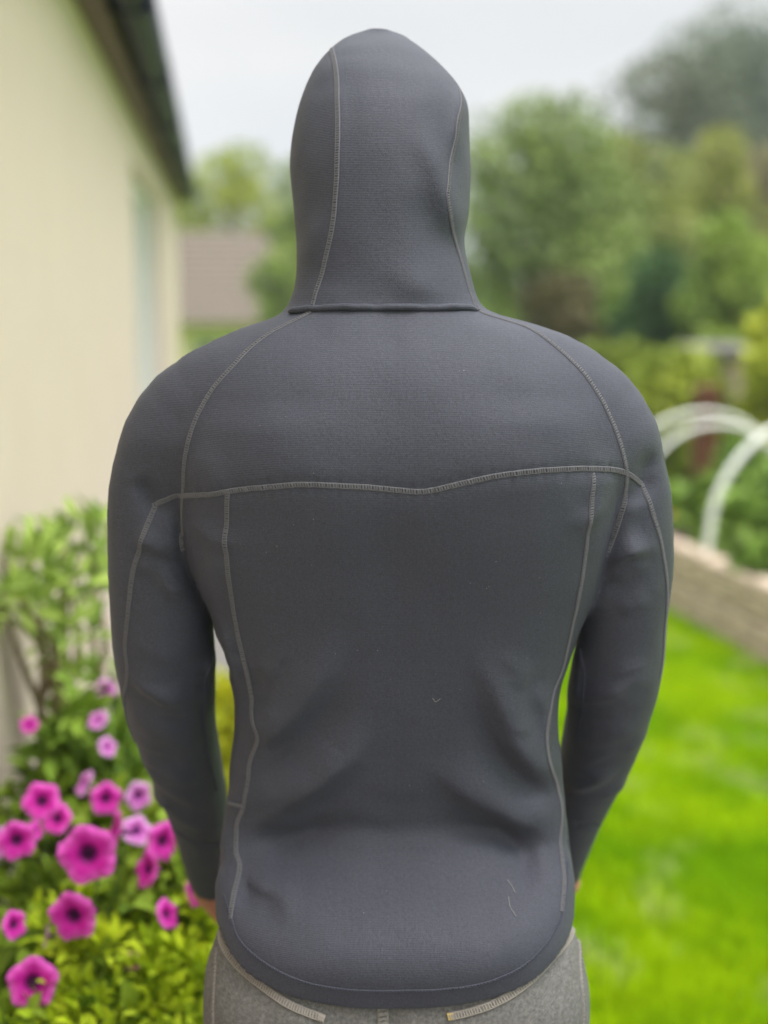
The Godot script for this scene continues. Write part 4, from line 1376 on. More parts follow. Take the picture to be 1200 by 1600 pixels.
const HOOD_DEPTH := [Vector4(1.45, -1.40, -1.30, -1.222), Vector4(1.475, -1.41, -1.30, -1.226), Vector4(1.490, -1.42, -1.303, -1.230), Vector4(1.499, -1.425, -1.306, -1.235), Vector4(1.545, -1.455, -1.326, -1.244), Vector4(1.575, -1.47, -1.338, -1.248), Vector4(1.607, -1.48, -1.350, -1.252), Vector4(1.640, -1.485, -1.361, -1.260), Vector4(1.660, -1.485, -1.367, -1.267), Vector4(1.686, -1.48, -1.373, -1.281), Vector4(1.717, -1.47, -1.381, -1.310), Vector4(1.744, -1.453, -1.394, -1.346), Vector4(1.758, -1.438, -1.404, -1.374), Vector4(1.766, -1.42, -1.408, -1.395), Vector4(1.80, -1.412, -1.409, -1.405)]
const JEANS_SIDES := [Vector3(0.62, -0.166, 0.188), Vector3(0.76, -0.169, 0.192), Vector3(0.82, -0.169, 0.192), Vector3(0.85, -0.167, 0.190), Vector3(0.875, -0.165, 0.188), Vector3(0.895, -0.158, 0.178), Vector3(1.02, -0.145, 0.165)]
const JEANS_DEPTH := [Vector4(0.62, -1.37, -1.26, -1.18), Vector4(0.74, -1.385, -1.26, -1.155), Vector4(0.805, -1.39, -1.26, -1.152), Vector4(0.838, -1.385, -1.26, -1.160), Vector4(0.862, -1.38, -1.26, -1.166), Vector4(0.88, -1.38, -1.26, -1.176), Vector4(0.92, -1.38, -1.26, -1.20)]
# sleeve centre lines: Vector4(x, y, z, radius)
const SLEEVE_L := [Vector4(-0.1300, 1.410, -1.285, 0.0320), Vector4(-0.1870, 1.387, -1.283, 0.0470), Vector4(-0.2160, 1.335, -1.279, 0.0475), Vector4(-0.2250, 1.255, -1.288, 0.0460), Vector4(-0.2230, 1.182, -1.306, 0.0515), Vector4(-0.2265, 1.108, -1.332, 0.0470), Vector4(-0.2215, 1.025, -1.383, 0.0425), Vector4(-0.2120, 0.927, -1.440, 0.0345), Vector4(-0.2105, 0.834, -1.500, 0.0275), Vector4(-0.2095, 0.801, -1.522, 0.0265)]
const SLEEVE_R := [Vector4(0.1420, 1.410, -1.285, 0.0320), Vector4(0.1970, 1.386, -1.283, 0.0470), Vector4(0.2270, 1.335, -1.279, 0.0465), Vector4(0.2385, 1.255, -1.288, 0.0460), Vector4(0.2405, 1.182, -1.306, 0.0440), Vector4(0.2395, 1.108, -1.332, 0.0445), Vector4(0.2340, 1.025, -1.383, 0.0415), Vector4(0.2220, 0.927, -1.440, 0.0300), Vector4(0.2170, 0.842, -1.500, 0.0240), Vector4(0.2160, 0.814, -1.520, 0.0230)]
const LUT_LOW := 0.60
const LUT_STEP := 0.002
const LUT_N := 610
var torso_l := PackedFloat32Array()
var torso_r := PackedFloat32Array()
var torso_f := PackedFloat32Array()
var torso_c := PackedFloat32Array()
var torso_b := PackedFloat32Array()
var torso_s := PackedFloat32Array()
var hood_l := PackedFloat32Array()
var hood_r := PackedFloat32Array()
var hood_f := PackedFloat32Array()
var hood_c := PackedFloat32Array()
var hood_b := PackedFloat32Array()
var hood_s := PackedFloat32Array()
var jeans_l := PackedFloat32Array()
var jeans_r := PackedFloat32Array()
var jeans_f := PackedFloat32Array()
var jeans_c := PackedFloat32Array()
var jeans_b := PackedFloat32Array()
var wobble := FastNoiseLite.new()
var torso_folds: Array = []
var hood_folds: Array = []
var sleeve_folds: Array = []
var jeans_folds: Array = []

func profile(rows: Array, part: int, smooth: int) -> PackedFloat32Array:
	var raw := PackedFloat32Array()
	raw.resize(LUT_N)
	var k := 0
	for i in LUT_N:
		var y := LUT_LOW + i * LUT_STEP
		while k < rows.size() - 2 and rows[k + 1].x < y:
			k += 1
		var t := clampf((y - rows[k].x) / (rows[k + 1].x - rows[k].x), 0.0, 1.0)
		raw[i] = lerpf(rows[k][part], rows[k + 1][part], t)
	for turn in 2:
		var soft := raw.duplicate()
		for i in LUT_N:
			var sum := 0.0
			for d in range(-smooth, smooth + 1):
				sum += raw[clampi(i + d, 0, LUT_N - 1)]
			soft[i] = sum / (2 * smooth + 1)
		raw = soft
	return raw

func merged_profile(low: PackedFloat32Array, high: PackedFloat32Array, from := 1.03, to := 1.12) -> PackedFloat32Array:
	# the first below, the second above
	for i in LUT_N:
		low[i] = lerpf(low[i], high[i], smoothstep(from, to, LUT_LOW + i * LUT_STEP))
	return low

func slope_of(a: PackedFloat32Array, b: PackedFloat32Array) -> PackedFloat32Array:
	var s := PackedFloat32Array()
	s.resize(LUT_N)
	for i in LUT_N:
		var lo := maxi(i - 1, 0)
		var hi := mini(i + 1, LUT_N - 1)
		var g := maxf(absf(a[hi] - a[lo]), absf(b[hi] - b[lo])) / ((hi - lo) * LUT_STEP)
		s[i] = 1.0 / sqrt(1.0 + g * g)
	return s

func prepare_fields() -> void:
	torso_l = merged_profile(profile(TORSO_SIDES, 1, 9), profile(TORSO_SIDES, 1, 3), 1.40, 1.44)
	torso_r = merged_profile(profile(TORSO_SIDES, 2, 9), profile(TORSO_SIDES, 2, 3), 1.40, 1.44)
	torso_f = profile(TORSO_DEPTH, 1, 10)
	torso_c = profile(TORSO_DEPTH, 2, 10)
	torso_b = merged_profile(profile(TORSO_DEPTH, 3, 3), profile(TORSO_DEPTH, 3, 12))
	torso_s = slope_of(torso_l, torso_b)
	hood_l = merged_profile(profile(HOOD_SIDES, 1, 5), profile(HOOD_SIDES, 1, 1), 1.70, 1.735)
	hood_r = merged_profile(profile(HOOD_SIDES, 2, 4), profile(HOOD_SIDES, 2, 1), 1.70, 1.735)
	hood_f = profile(HOOD_DEPTH, 1, 2)
	hood_c = profile(HOOD_DEPTH, 2, 6)
	hood_b = merged_profile(profile(HOOD_DEPTH, 3, 8), profile(HOOD_DEPTH, 3, 2), 1.66, 1.72)
	hood_s = slope_of(hood_l, hood_b)
	jeans_l = profile(JEANS_SIDES, 1, 3)
	jeans_r = profile(JEANS_SIDES, 2, 3)
	jeans_f = profile(JEANS_DEPTH, 1, 3)
	jeans_c = profile(JEANS_DEPTH, 2, 3)
	jeans_b = profile(JEANS_DEPTH, 3, 3)
	wobble.seed = 7
	wobble.noise_type = FastNoiseLite.TYPE_SIMPLEX_SMOOTH
	wobble.frequency = 1.0
	wobble.fractal_octaves = 2
	line_l = fine_line(SLEEVE_L)
	line_r = fine_line(SLEEVE_R)
	line_ll = fine_line(LEG_L)
	line_lr = fine_line(LEG_R)
	crease(torso_folds, [Vector2(-0.035, 1.213), Vector2(-0.057, 1.159), Vector2(-0.085, 1.116), Vector2(-0.113, 1.085), Vector2(-0.137, 1.060)], 0.0109, 0.024, 0.013)
	crease(torso_folds, [Vector2(-0.015, 1.117), Vector2(-0.034, 1.068), Vector2(-0.063, 1.039), Vector2(-0.095, 1.016), Vector2(-0.149, 0.976)], 0.0128, 0.026, 0.013)
	crease(torso_folds, [Vector2(-0.031, 1.157), Vector2(-0.057, 1.102), Vector2(-0.088, 1.064), Vector2(-0.125, 1.030)], -0.0056, 0.014, 0.016)
	crease(torso_folds, [Vector2(-0.147, 0.963), Vector2(-0.102, 0.969), Vector2(-0.063, 0.981), Vector2(-0.019, 0.996)], -0.0072, 0.014, 0.018)
	crease(torso_folds, [Vector2(0.080, 1.198), Vector2(0.105, 1.142), Vector2(0.128, 1.082), Vector2(0.150, 1.050), Vector2(0.178, 1.019)], 0.0118, 0.024, 0.013)
	crease(torso_folds, [Vector2(0.040, 1.068), Vector2(0.082, 1.028), Vector2(0.128, 1.000), Vector2(0.187, 0.967)], 0.0112, 0.026, 0.013)
	crease(torso_folds, [Vector2(0.073, 1.142), Vector2(0.103, 1.075), Vector2(0.141, 1.023), Vector2(0.176, 0.997)], -0.0056, 0.014, 0.016)
	crease(torso_folds, [Vector2(0.038, 0.993), Vector2(0.076, 0.987), Vector2(0.115, 0.977), Vector2(0.137, 0.957), Vector2(0.147, 0.934)], -0.008, 0.014, 0.011)
	crease(torso_folds, [Vector2(-0.083, 0.961), Vector2(-0.025, 0.969), Vector2(0.063, 0.969), Vector2(0.122, 0.955)], 0.0056, 0.012, 0.022)
	crease(torso_folds, [Vector2(-0.151, 0.928), Vector2(-0.124, 0.929), Vector2(-0.089, 0.926)], -0.0051, 0.012, 0.012)
	crease(torso_folds, [Vector2(-0.140, 0.941), Vector2(-0.108, 0.939), Vector2(-0.074, 0.935)], 0.0035, 0.014, 0.012)
	crease(torso_folds, [Vector2(0.146, 1.146), Vector2(0.158, 1.109), Vector2(0.166, 1.057)], 0.0045, 0.01, 0.01)
	crease(torso_folds, [Vector2(-0.154, 1.205), Vector2(-0.152, 1.169), Vector2(-0.144, 1.126)], 0.0064, 0.01, 0.01)
	crease(torso_folds, [Vector2(-0.159, 1.187), Vector2(-0.156, 1.154), Vector2(-0.151, 1.127)], -0.0048, 0.008, 0.008)
	crease(torso_folds, [Vector2(-0.117, 1.163), Vector2(-0.123, 1.127), Vector2(-0.129, 1.091)], -0.0048, 0.012, 0.012)
	crease(torso_folds, [Vector2(-0.173, 1.272), Vector2(-0.153, 1.259), Vector2(-0.106, 1.257)], 0.0024, 0.02, 0.02)
	crease(torso_folds, [Vector2(-0.100, 1.419), Vector2(-0.096, 1.381), Vector2(-0.092, 1.300)], 0.0045, 0.05, 0.05)
	crease(torso_folds, [Vector2(0.129, 1.424), Vector2(0.126, 1.385), Vector2(0.118, 1.310)], 0.0045, 0.05, 0.05)
	crease(torso_folds, [Vector2(0.006, 1.486), Vector2(0.006, 1.321), Vector2(0.007, 1.110)], -0.0045, 0.038, 0.038)
	crease(torso_folds, [Vector2(-0.175, 1.376), Vector2(-0.158, 1.347), Vector2(-0.151, 1.310)], 0.0032, 0.02, 0.02)
	crease(torso_folds, [Vector2(0.211, 1.376), Vector2(0.202, 1.347), Vector2(0.198, 1.317)], 0.0032, 0.02, 0.02)
	crease(hood_folds, [Vector2(0.030, 1.666), Vector2(0.046, 1.631), Vector2(0.058, 1.593), Vector2(0.074, 1.544)], 0.0063, 0.013, 0.013)
	crease(hood_folds, [Vector2(0.023, 1.607), Vector2(0.042, 1.572), Vector2(0.063, 1.526)], -0.0033, 0.016, 0.016)
	crease(hood_folds, [Vector2(0.000, 1.517), Vector2(0.035, 1.513), Vector2(0.081, 1.498)], 0.0027, 0.014, 0.012)
	crease(hood_folds, [Vector2(-0.050, 1.747), Vector2(-0.043, 1.672), Vector2(-0.045, 1.595), Vector2(-0.056, 1.526)], 0.0021, 0.01, 0.01)
	crease(hood_folds, [Vector2(0.078, 1.709), Vector2(0.070, 1.669), Vector2(0.062, 1.626)], 0.0045, 0.009, 0.009)
	crease(hood_folds, [Vector2(-0.078, 1.520), Vector2(-0.059, 1.507), Vector2(-0.023, 1.503)], 0.0018, 0.012, 0.01)
	crease(sleeve_folds, [Vector2(-0.241, 1.282), Vector2(-0.220, 1.276), Vector2(-0.187, 1.256)], 0.0085, 0.016, 0.007)
	crease(sleeve_folds, [Vector2(-0.242, 1.254), Vector2(-0.218, 1.252), Vector2(-0.184, 1.239)], 0.0043, 0.012, 0.008)
	crease(sleeve_folds, [Vector2(-0.229, 1.344), Vector2(-0.221, 1.323), Vector2(-0.213, 1.297)], -0.0076, 0.01, 0.01)
	crease(sleeve_folds, [Vector2(-0.206, 1.310), Vector2(-0.198, 1.286), Vector2(-0.187, 1.254)], 0.0059, 0.012, 0.01)
	crease(sleeve_folds, [Vector2(-0.258, 1.153), Vector2(-0.234, 1.124), Vector2(-0.203, 1.108), Vector2(-0.169, 1.101)], 0.0058, 0.014, 0.01)
	crease(sleeve_folds, [Vector2(-0.265, 1.094), Vector2(-0.235, 1.064), Vector2(-0.183, 1.040)], 0.0037, 0.014, 0.012)
	crease(sleeve_folds, [Vector2(-0.270, 1.032), Vector2(-0.237, 0.989), Vector2(-0.183, 0.942)], 0.0054, 0.012, 0.008)
	crease(sleeve_folds, [Vector2(-0.265, 0.981), Vector2(-0.227, 0.936), Vector2(-0.189, 0.910)], 0.0037, 0.01, 0.008)
	crease(sleeve_folds, [Vector2(-0.163, 1.178), Vector2(-0.172, 1.140), Vector2(-0.175, 1.095), Vector2(-0.170, 1.039)], 0.0058, 0.007, 0.007)
	crease(sleeve_folds, [Vector2(0.251, 1.276), Vector2(0.229, 1.268), Vector2(0.205, 1.248)], 0.0099, 0.016, 0.007)
	crease(sleeve_folds, [Vector2(0.257, 1.259), Vector2(0.233, 1.252), Vector2(0.203, 1.232)], 0.0051, 0.012, 0.008)
	crease(sleeve_folds, [Vector2(0.249, 1.371), Vector2(0.244, 1.341), Vector2(0.242, 1.310)], -0.0076, 0.011, 0.011)
	crease(sleeve_folds, [Vector2(0.234, 1.323), Vector2(0.228, 1.304), Vector2(0.217, 1.267)], 0.0051, 0.012, 0.01)
	crease(sleeve_folds, [Vector2(0.274, 1.140), Vector2(0.243, 1.124), Vector2(0.200, 1.101)], 0.0041, 0.014, 0.012)
	crease(sleeve_folds, [Vector2(0.275, 1.081), Vector2(0.243, 1.060), Vector2(0.191, 1.040)], 0.0034, 0.014, 0.01)
	crease(sleeve_folds, [Vector2(0.188, 1.178), Vector2(0.194, 1.140), Vector2(0.193, 1.101), Vector2(0.184, 1.055)], 0.0058, 0.007, 0.007)
	crease(sleeve_folds, [Vector2(0.250, 1.011), Vector2(0.220, 0.989), Vector2(0.193, 0.971)], 0.0058, 0.01, 0.008)
	crease(jeans_folds, [Vector2(-0.154, 0.885), Vector2(-0.136, 0.866), Vector2(-0.113, 0.840)], -0.003, 0.012, 0.012)
	crease(jeans_folds, [Vector2(0.180, 0.904), Vector2(0.171, 0.879), Vector2(0.154, 0.853)], -0.003, 0.012, 0.012)
	crease(jeans_folds, [Vector2(0.000, 0.917), Vector2(0.000, 0.840), Vector2(0.000, 0.736)], -0.006, 0.016, 0.016)
	crease(jeans_folds, [Vector2(-0.107, 0.860), Vector2(-0.089, 0.834), Vector2(-0.066, 0.814)], 0.002, 0.015, 0.015)
	crease(torso_folds, [Vector2(-0.185, 1.326), Vector2(-0.141, 1.334), Vector2(-0.102, 1.342), Vector2(-0.067, 1.345), Vector2(-0.022, 1.344), Vector2(0.011, 1.341), Vector2(0.036, 1.340), Vector2(0.067, 1.347), Vector2(0.101, 1.352), Vector2(0.143, 1.355), Vector2(0.190, 1.352), Vector2(0.220, 1.348)], -0.0011, 0.007, 0.007, 180, 0.04)
	crease(torso_folds, [Vector2(-0.177, 1.310), Vector2(-0.158, 1.288), Vector2(-0.117, 1.284)], 0.0035, 0.012, 0.009)
	crease(torso_folds, [Vector2(0.208, 1.335), Vector2(0.192, 1.310), Vector2(0.166, 1.292)], 0.0032, 0.012, 0.009)
	crease(sleeve_folds, [Vector2(-0.212, 1.239), Vector2(-0.197, 1.220), Vector2(-0.173, 1.204)], 0.0037, 0.01, 0.008)
	crease(sleeve_folds, [Vector2(0.221, 1.239), Vector2(0.206, 1.217), Vector2(0.191, 1.201)], 0.0037, 0.01, 0.008)
	crease(sleeve_folds, [Vector2(-0.256, 1.182), Vector2(-0.225, 1.163), Vector2(-0.188, 1.153)], 0.0027, 0.014, 0.012)
	crease(hood_folds, [Vector2(-0.080, 1.532), Vector2(-0.066, 1.555), Vector2(-0.059, 1.590)], 0.0024, 0.012, 0.012)
	crease(hood_folds, [Vector2(0.053, 1.511), Vector2(0.023, 1.526), Vector2(-0.023, 1.529)], 0.0021, 0.014, 0.014)
	crease(sleeve_folds, [Vector2(-0.249, 1.149), Vector2(-0.228, 1.138), Vector2(-0.209, 1.133)], 0.0020, 0.0114, 0.0061)
	crease(sleeve_folds, [Vector2(0.218, 1.133), Vector2(0.243, 1.144), Vector2(0.270, 1.148)], 0.0025, 0.0100, 0.0054)
	crease(sleeve_folds, [Vector2(-0.257, 1.138), Vector2(-0.231, 1.118), Vector2(-0.204, 1.096)], 0.0037, 0.0102, 0.0054)
	crease(sleeve_folds, [Vector2(0.210, 1.105), Vector2(0.236, 1.124), Vector2(0.261, 1.146)], 0.0020, 0.0126, 0.0067)
	crease(sleeve_folds, [Vector2(-0.234, 1.118), Vector2(-0.215, 1.109), Vector2(-0.197, 1.100)], 0.0040, 0.0142, 0.0076)
	crease(sleeve_folds, [Vector2(0.191, 1.092), Vector2(0.219, 1.109), Vector2(0.248, 1.124)], 0.0038, 0.0121, 0.0064)
	crease(sleeve_folds, [Vector2(-0.235, 1.097), Vector2(-0.212, 1.094), Vector2(-0.187, 1.085)], 0.0038, 0.0093, 0.0049)
	crease(sleeve_folds, [Vector2(0.213, 1.087), Vector2(0.235, 1.101), Vector2(0.260, 1.111)], 0.0026, 0.0150, 0.0080)
	crease(sleeve_folds, [Vector2(-0.246, 1.082), Vector2(-0.225, 1.071), Vector2(-0.204, 1.057)], 0.0027, 0.0135, 0.0072)
	crease(sleeve_folds, [Vector2(0.218, 1.064), Vector2(0.238, 1.068), Vector2(0.257, 1.073)], 0.0023, 0.0136, 0.0072)
	crease(sleeve_folds, [Vector2(-0.267, 1.051), Vector2(-0.238, 1.041), Vector2(-0.211, 1.036)], 0.0019, 0.0132, 0.0070)
	crease(sleeve_folds, [Vector2(0.248, 1.033), Vector2(0.264, 1.044), Vector2(0.278, 1.060)], 0.0025, 0.0148, 0.0079)
	crease(sleeve_folds, [Vector2(-0.265, 1.031), Vector2(-0.234, 1.013), Vector2(-0.203, 0.993)], 0.0025, 0.0101, 0.0054)
	crease(sleeve_folds, [Vector2(0.205, 1.008), Vector2(0.223, 1.028), Vector2(0.243, 1.043)], 0.0018, 0.0093, 0.0049)
	crease(sleeve_folds, [Vector2(-0.238, 1.000), Vector2(-0.218, 0.996), Vector2(-0.195, 0.986)], 0.0042, 0.0115, 0.0062)
	crease(sleeve_folds, [Vector2(0.193, 0.996), Vector2(0.224, 1.004), Vector2(0.255, 1.012)], 0.0022, 0.0092, 0.0049)
	crease(sleeve_folds, [Vector2(-0.283, 0.967), Vector2(-0.251, 0.955), Vector2(-0.221, 0.953)], 0.0037, 0.0115, 0.0061)
	crease(sleeve_folds, [Vector2(0.232, 0.967), Vector2(0.253, 0.972), Vector2(0.271, 0.984)], 0.0028, 0.0105, 0.0056)
	crease(sleeve_folds, [Vector2(-0.221, 1.242), Vector2(-0.203, 1.242), Vector2(-0.184, 1.238)], 0.0022, 0.0099, 0.0053)
	crease(sleeve_folds, [Vector2(0.214, 1.267), Vector2(0.240, 1.270), Vector2(0.266, 1.273)], 0.0028, 0.0135, 0.0072)
	crease(sleeve_folds, [Vector2(-0.222, 1.241), Vector2(-0.202, 1.231), Vector2(-0.180, 1.217)], 0.0027, 0.0094, 0.0050)
	crease(sleeve_folds, [Vector2(0.226, 1.202), Vector2(0.242, 1.212), Vector2(0.258, 1.224)], 0.0030, 0.0126, 0.0067)
	crease(sleeve_folds, [Vector2(-0.224, 1.248), Vector2(-0.202, 1.234), Vector2(-0.181, 1.228)], 0.0023, 0.0132, 0.0070)
	crease(sleeve_folds, [Vector2(0.201, 1.194), Vector2(0.219, 1.210), Vector2(0.239, 1.221)], 0.0019, 0.0130, 0.0070)
	crease(sleeve_folds, [Vector2(-0.217, 1.230), Vector2(-0.199, 1.226), Vector2(-0.183, 1.226)], 0.0029, 0.0116, 0.0062)
	crease(sleeve_folds, [Vector2(0.216, 1.262), Vector2(0.241, 1.267), Vector2(0.268, 1.266)], 0.0018, 0.0129, 0.0069)
	crease(torso_folds, [Vector2(-0.125, 1.141), Vector2(-0.103, 1.163), Vector2(-0.082, 1.189)], 0.0019, 0.0105, 0.0056)
	crease(torso_folds, [Vector2(0.105, 1.180), Vector2(0.126, 1.159), Vector2(0.146, 1.140)], 0.0019, 0.0125, 0.0067)
	crease(torso_folds, [Vector2(-0.118, 1.138), Vector2(-0.107, 1.153), Vector2(-0.095, 1.163)], 0.0015, 0.0136, 0.0072)
	crease(torso_folds, [Vector2(0.115, 1.155), Vector2(0.128, 1.144), Vector2(0.139, 1.138)], 0.0015, 0.0091, 0.0048)
	crease(torso_folds, [Vector2(-0.124, 1.091), Vector2(-0.112, 1.106), Vector2(-0.098, 1.116)], 0.0015, 0.0113, 0.0060)
	crease(torso_folds, [Vector2(0.118, 1.102), Vector2(0.133, 1.096), Vector2(0.148, 1.092)], 0.0015, 0.0099, 0.0053)
	crease(torso_folds, [Vector2(-0.116, 1.052), Vector2(-0.096, 1.068), Vector2(-0.078, 1.090)], 0.0013, 0.0095, 0.0051)
	crease(torso_folds, [Vector2(0.107, 1.091), Vector2(0.125, 1.071), Vector2(0.141, 1.056)], 0.0013, 0.0122, 0.0065)
	crease(torso_folds, [Vector2(-0.147, 1.036), Vector2(-0.120, 1.054), Vector2(-0.092, 1.074)], 0.0010, 0.0115, 0.0062)
	crease(torso_folds, [Vector2(0.121, 1.060), Vector2(0.149, 1.051), Vector2(0.177, 1.043)], 0.0010, 0.0113, 0.0060)
	crease(torso_folds, [Vector2(-0.150, 1.004), Vector2(-0.123, 1.018), Vector2(-0.096, 1.030)], 0.0014, 0.0154, 0.0082)
	crease(torso_folds, [Vector2(0.124, 1.027), Vector2(0.146, 1.009), Vector2(0.167, 0.993)], 0.0014, 0.0141, 0.0075)
	crease(torso_folds, [Vector2(-0.129, 1.000), Vector2(-0.096, 0.988), Vector2(-0.066, 0.981)], 0.0014, 0.0155, 0.0083)
	crease(torso_folds, [Vector2(0.112, 0.984), Vector2(0.140, 0.992), Vector2(0.170, 0.998)], 0.0014, 0.0148, 0.0079)
	crease(torso_folds, [Vector2(-0.138, 0.963), Vector2(-0.120, 0.955), Vector2(-0.104, 0.952)], 0.0009, 0.0103, 0.0055)
	crease(torso_folds, [Vector2(0.116, 0.954), Vector2(0.131, 0.959), Vector2(0.148, 0.960)], 0.0009, 0.0137, 0.0073)
	crease(torso_folds, [Vector2(-0.038, 0.916), Vector2(-0.006, 0.925), Vector2(0.029, 0.928)], 0.0007, 0.0147, 0.0078)
	crease(torso_folds, [Vector2(-0.105, 0.927), Vector2(-0.070, 0.922), Vector2(-0.032, 0.912)], 0.0010, 0.0206, 0.0110)
	crease(torso_folds, [Vector2(-0.015, 1.031), Vector2(0.026, 1.032), Vector2(0.070, 1.025)], 0.0010, 0.0207, 0.0110)
	crease(torso_folds, [Vector2(0.004, 0.979), Vector2(0.041, 0.968), Vector2(0.074, 0.964)], 0.0010, 0.0147, 0.0079)
	crease(torso_folds, [Vector2(-0.039, 1.008), Vector2(-0.004, 0.996), Vector2(0.031, 0.981)], 0.0007, 0.0141, 0.0075)
	crease(torso_folds, [Vector2(0.006, 0.918), Vector2(0.033, 0.911), Vector2(0.060, 0.901)], 0.0007, 0.0194, 0.0103)
	crease(torso_folds, [Vector2(-0.034, 1.178), Vector2(-0.003, 1.189), Vector2(0.028, 1.198)], 0.0009, 0.0175, 0.0094)
	crease(sleeve_folds, [Vector2(-0.238, 0.916), Vector2(-0.213, 0.900), Vector2(-0.187, 0.885)], -0.0026, 0.004, 0.005, 0.0, 0.1)
	crease(sleeve_folds, [Vector2(0.248, 0.919), Vector2(0.229, 0.924), Vector2(0.211, 0.922)], -0.0026, 0.004, 0.005, 0.0, 0.1)

func smin(a: float, b: float, k: float) -> float:
	var h := maxf(k - absf(a - b), 0.0) / k
	return minf(a, b) - h * h * k * 0.25

func section(x: float, z: float, l: float, r: float, f: float, c: float, b: float, n: float) -> float:
	var mid := (l + r) * 0.5
	var hw := maxf((r - l) * 0.5, 0.0015)
	var hd := maxf(b - c, 0.0015) if z > c else maxf(c - f, 0.0015)
	var dx := absf(x - mid) / hw
	var dz := absf(z - c) / hd
	var q := pow(pow(dx, n) + pow(dz, n), 1.0 / n)
	return (q - 1.0) * maxf(minf(hw, hd), 0.012)

var fine_lines := {}

func fine_line(line: Array) -> Array:
	# the same line in short pieces, joints rounded off: rows of [a, b - a, 1 / length squared, radius, radius there, lowest, highest]
	if fine_lines.has(line):
		return fine_lines[line]
	var dense: Array[Vector4] = []
	for i in line.size() - 1:
		var p0: Vector4 = line[maxi(i - 1, 0)]
		var p1: Vector4 = line[i]
		var p2: Vector4 = line[i + 1]
		var p3: Vector4 = line[mini(i + 2, line.size() - 1)]
		for k in 4:
			dense.append(cubic4(p0, p1, p2, p3, k / 4.0))
	dense.append(line[line.size() - 1])
	var rows := []
	for i in dense.size() - 1:
		var a := Vector3(dense[i].x, dense[i].y, dense[i].z)
		var d := Vector3(dense[i + 1].x, dense[i + 1].y, dense[i + 1].z) - a
		rows.append([a, d, 1.0 / maxf(d.length_squared(), 1e-9), dense[i].w, dense[i + 1].w - dense[i].w, minf(a.y, a.y + d.y) - 0.13, maxf(a.y, a.y + d.y) + 0.13])
	fine_lines[line] = rows
	return rows

func cubic4(p0: Vector4, p1: Vector4, p2: Vector4, p3: Vector4, t: float) -> Vector4:
	return 0.5 * ((2.0 * p1) + (p2 - p0) * t + (2.0 * p0 - 5.0 * p1 + 4.0 * p2 - p3) * t * t + (3.0 * p1 - p0 - 3.0 * p2 + p3) * t * t * t)

func sleeve(p: Vector3, line: Array) -> float:
	var best := 0.5
	for r in fine_of(line):
		if p.y < r[5] or p.y > r[6]:
			continue
		var q: Vector3 = p - r[0]
		var d: Vector3 = r[1]
		var t := clampf(q.dot(d) * r[2], 0.0, 1.0)
		var v: float = (q - d * t).length() - r[3] - t * r[4]
		if v < best:
			best = v
	var e: Vector4 = line[line.size() - 1]
	var g: Vector4 = line[line.size() - 2]
	var dir := Vector3(e.x - g.x, e.y - g.y, e.z - g.z).normalized()
	return maxf(best, (p - Vector3(e.x, e.y, e.z)).dot(dir))

var line_l: Array
var line_r: Array
var line_ll: Array
var line_lr: Array

func fine_of(line: Array) -> Array:
	if is_same(line, SLEEVE_L):
		return line_l
	if is_same(line, SLEEVE_R):
		return line_r
	return line_ll if is_same(line, LEG_L) else line_lr

func folded(x: float, y: float, folds: Array) -> float:
	# sum of soft ridges (positive) and furrows along lines in the plane of the back, fading towards their ends
	var sum := 0.0
	for f in folds:
		if y < f[3] or y > f[4] or x < f[5] or x > f[6]:
			continue
		var pts: PackedVector2Array = f[0]
		var near := 1e9
		var side := 0.0
		var share := 0.0
		var n := pts.size() - 1
		for i in n:
			var a := pts[i]
			var d := pts[i + 1] - a
			var q := Vector2(x, y) - a
			var t := clampf(q.dot(d) / d.length_squared(), 0.0, 1.0)
			q -= d * t
			var l := q.length_squared()
			if l < near:
				near = l
				share = (i + t) / n
				var across := Vector2(-d.y, d.x)
				side = q.dot(across) * signf(across.y + across.x * 0.01)
		var w: float = f[7] if side > 0.0 else f[8]
		var e := near / (w * w)
		if e < 6.0:
			var h: float = f[1]
			if f[2] > 0.0:
				h *= 1.0 + 0.35 * sin(share * f[2]) + 0.35 * sin(share * f[2] * 1.73 + 1.0)
			sum += h * exp(-e) * smoothstep(0.0, f[9], share) * smoothstep(1.0, 1.0 - f[9], share)
	return sum

func crease(list: Array, points: Array, height: float, above: float, below: float, waves := 0.0, fade := 0.4) -> void:
	# a fold: its line, how far it stands out, how wide it is on its upper and its lower side
	var pts := PackedVector2Array(points)
	var lo := pts[0]
	var hi := pts[0]
	for p in pts:
		lo = lo.min(p)
		hi = hi.max(p)
	var m := maxf(above, below) * 2.5
	list.append([pts, height, waves, lo.y - m, hi.y + m, lo.x - m, hi.x + m, above, below, fade])

func hem_height(x: float, z: float) -> float:
	var u := absf(x - 0.011) / 0.18
	var drop := 0.845 + 0.032 * u * u + 0.026 * pow(u, 6.0)
	return lerpf(drop, 0.872, smoothstep(-1.25, -1.33, z))

func lut_at(y: float) -> Vector2:
	var t := clampf((y - LUT_LOW) / LUT_STEP, 0.0, LUT_N - 1.001)
	var i := int(t)
	return Vector2(i, t - i)

func torso_field(p: Vector3) -> float:
	var at := lut_at(p.y)
	var i := int(at.x)
	var t := at.y
	var c := lerpf(torso_c[i], torso_c[i + 1], t)
	var d := section(p.x, p.z, lerpf(torso_l[i], torso_l[i + 1], t), lerpf(torso_r[i], torso_r[i + 1], t), lerpf(torso_f[i], torso_f[i + 1], t), c, lerpf(torso_b[i], torso_b[i + 1], t), lerpf(2.35, 2.6, smoothstep(1.36, 1.26, p.y))) * torso_s[i]
	if absf(d) < 0.03:
		var w := smoothstep(c - 0.03, c + 0.03, p.z)
		if w > 0.0:
			d -= w * folded(p.x, p.y, torso_folds)
	return d

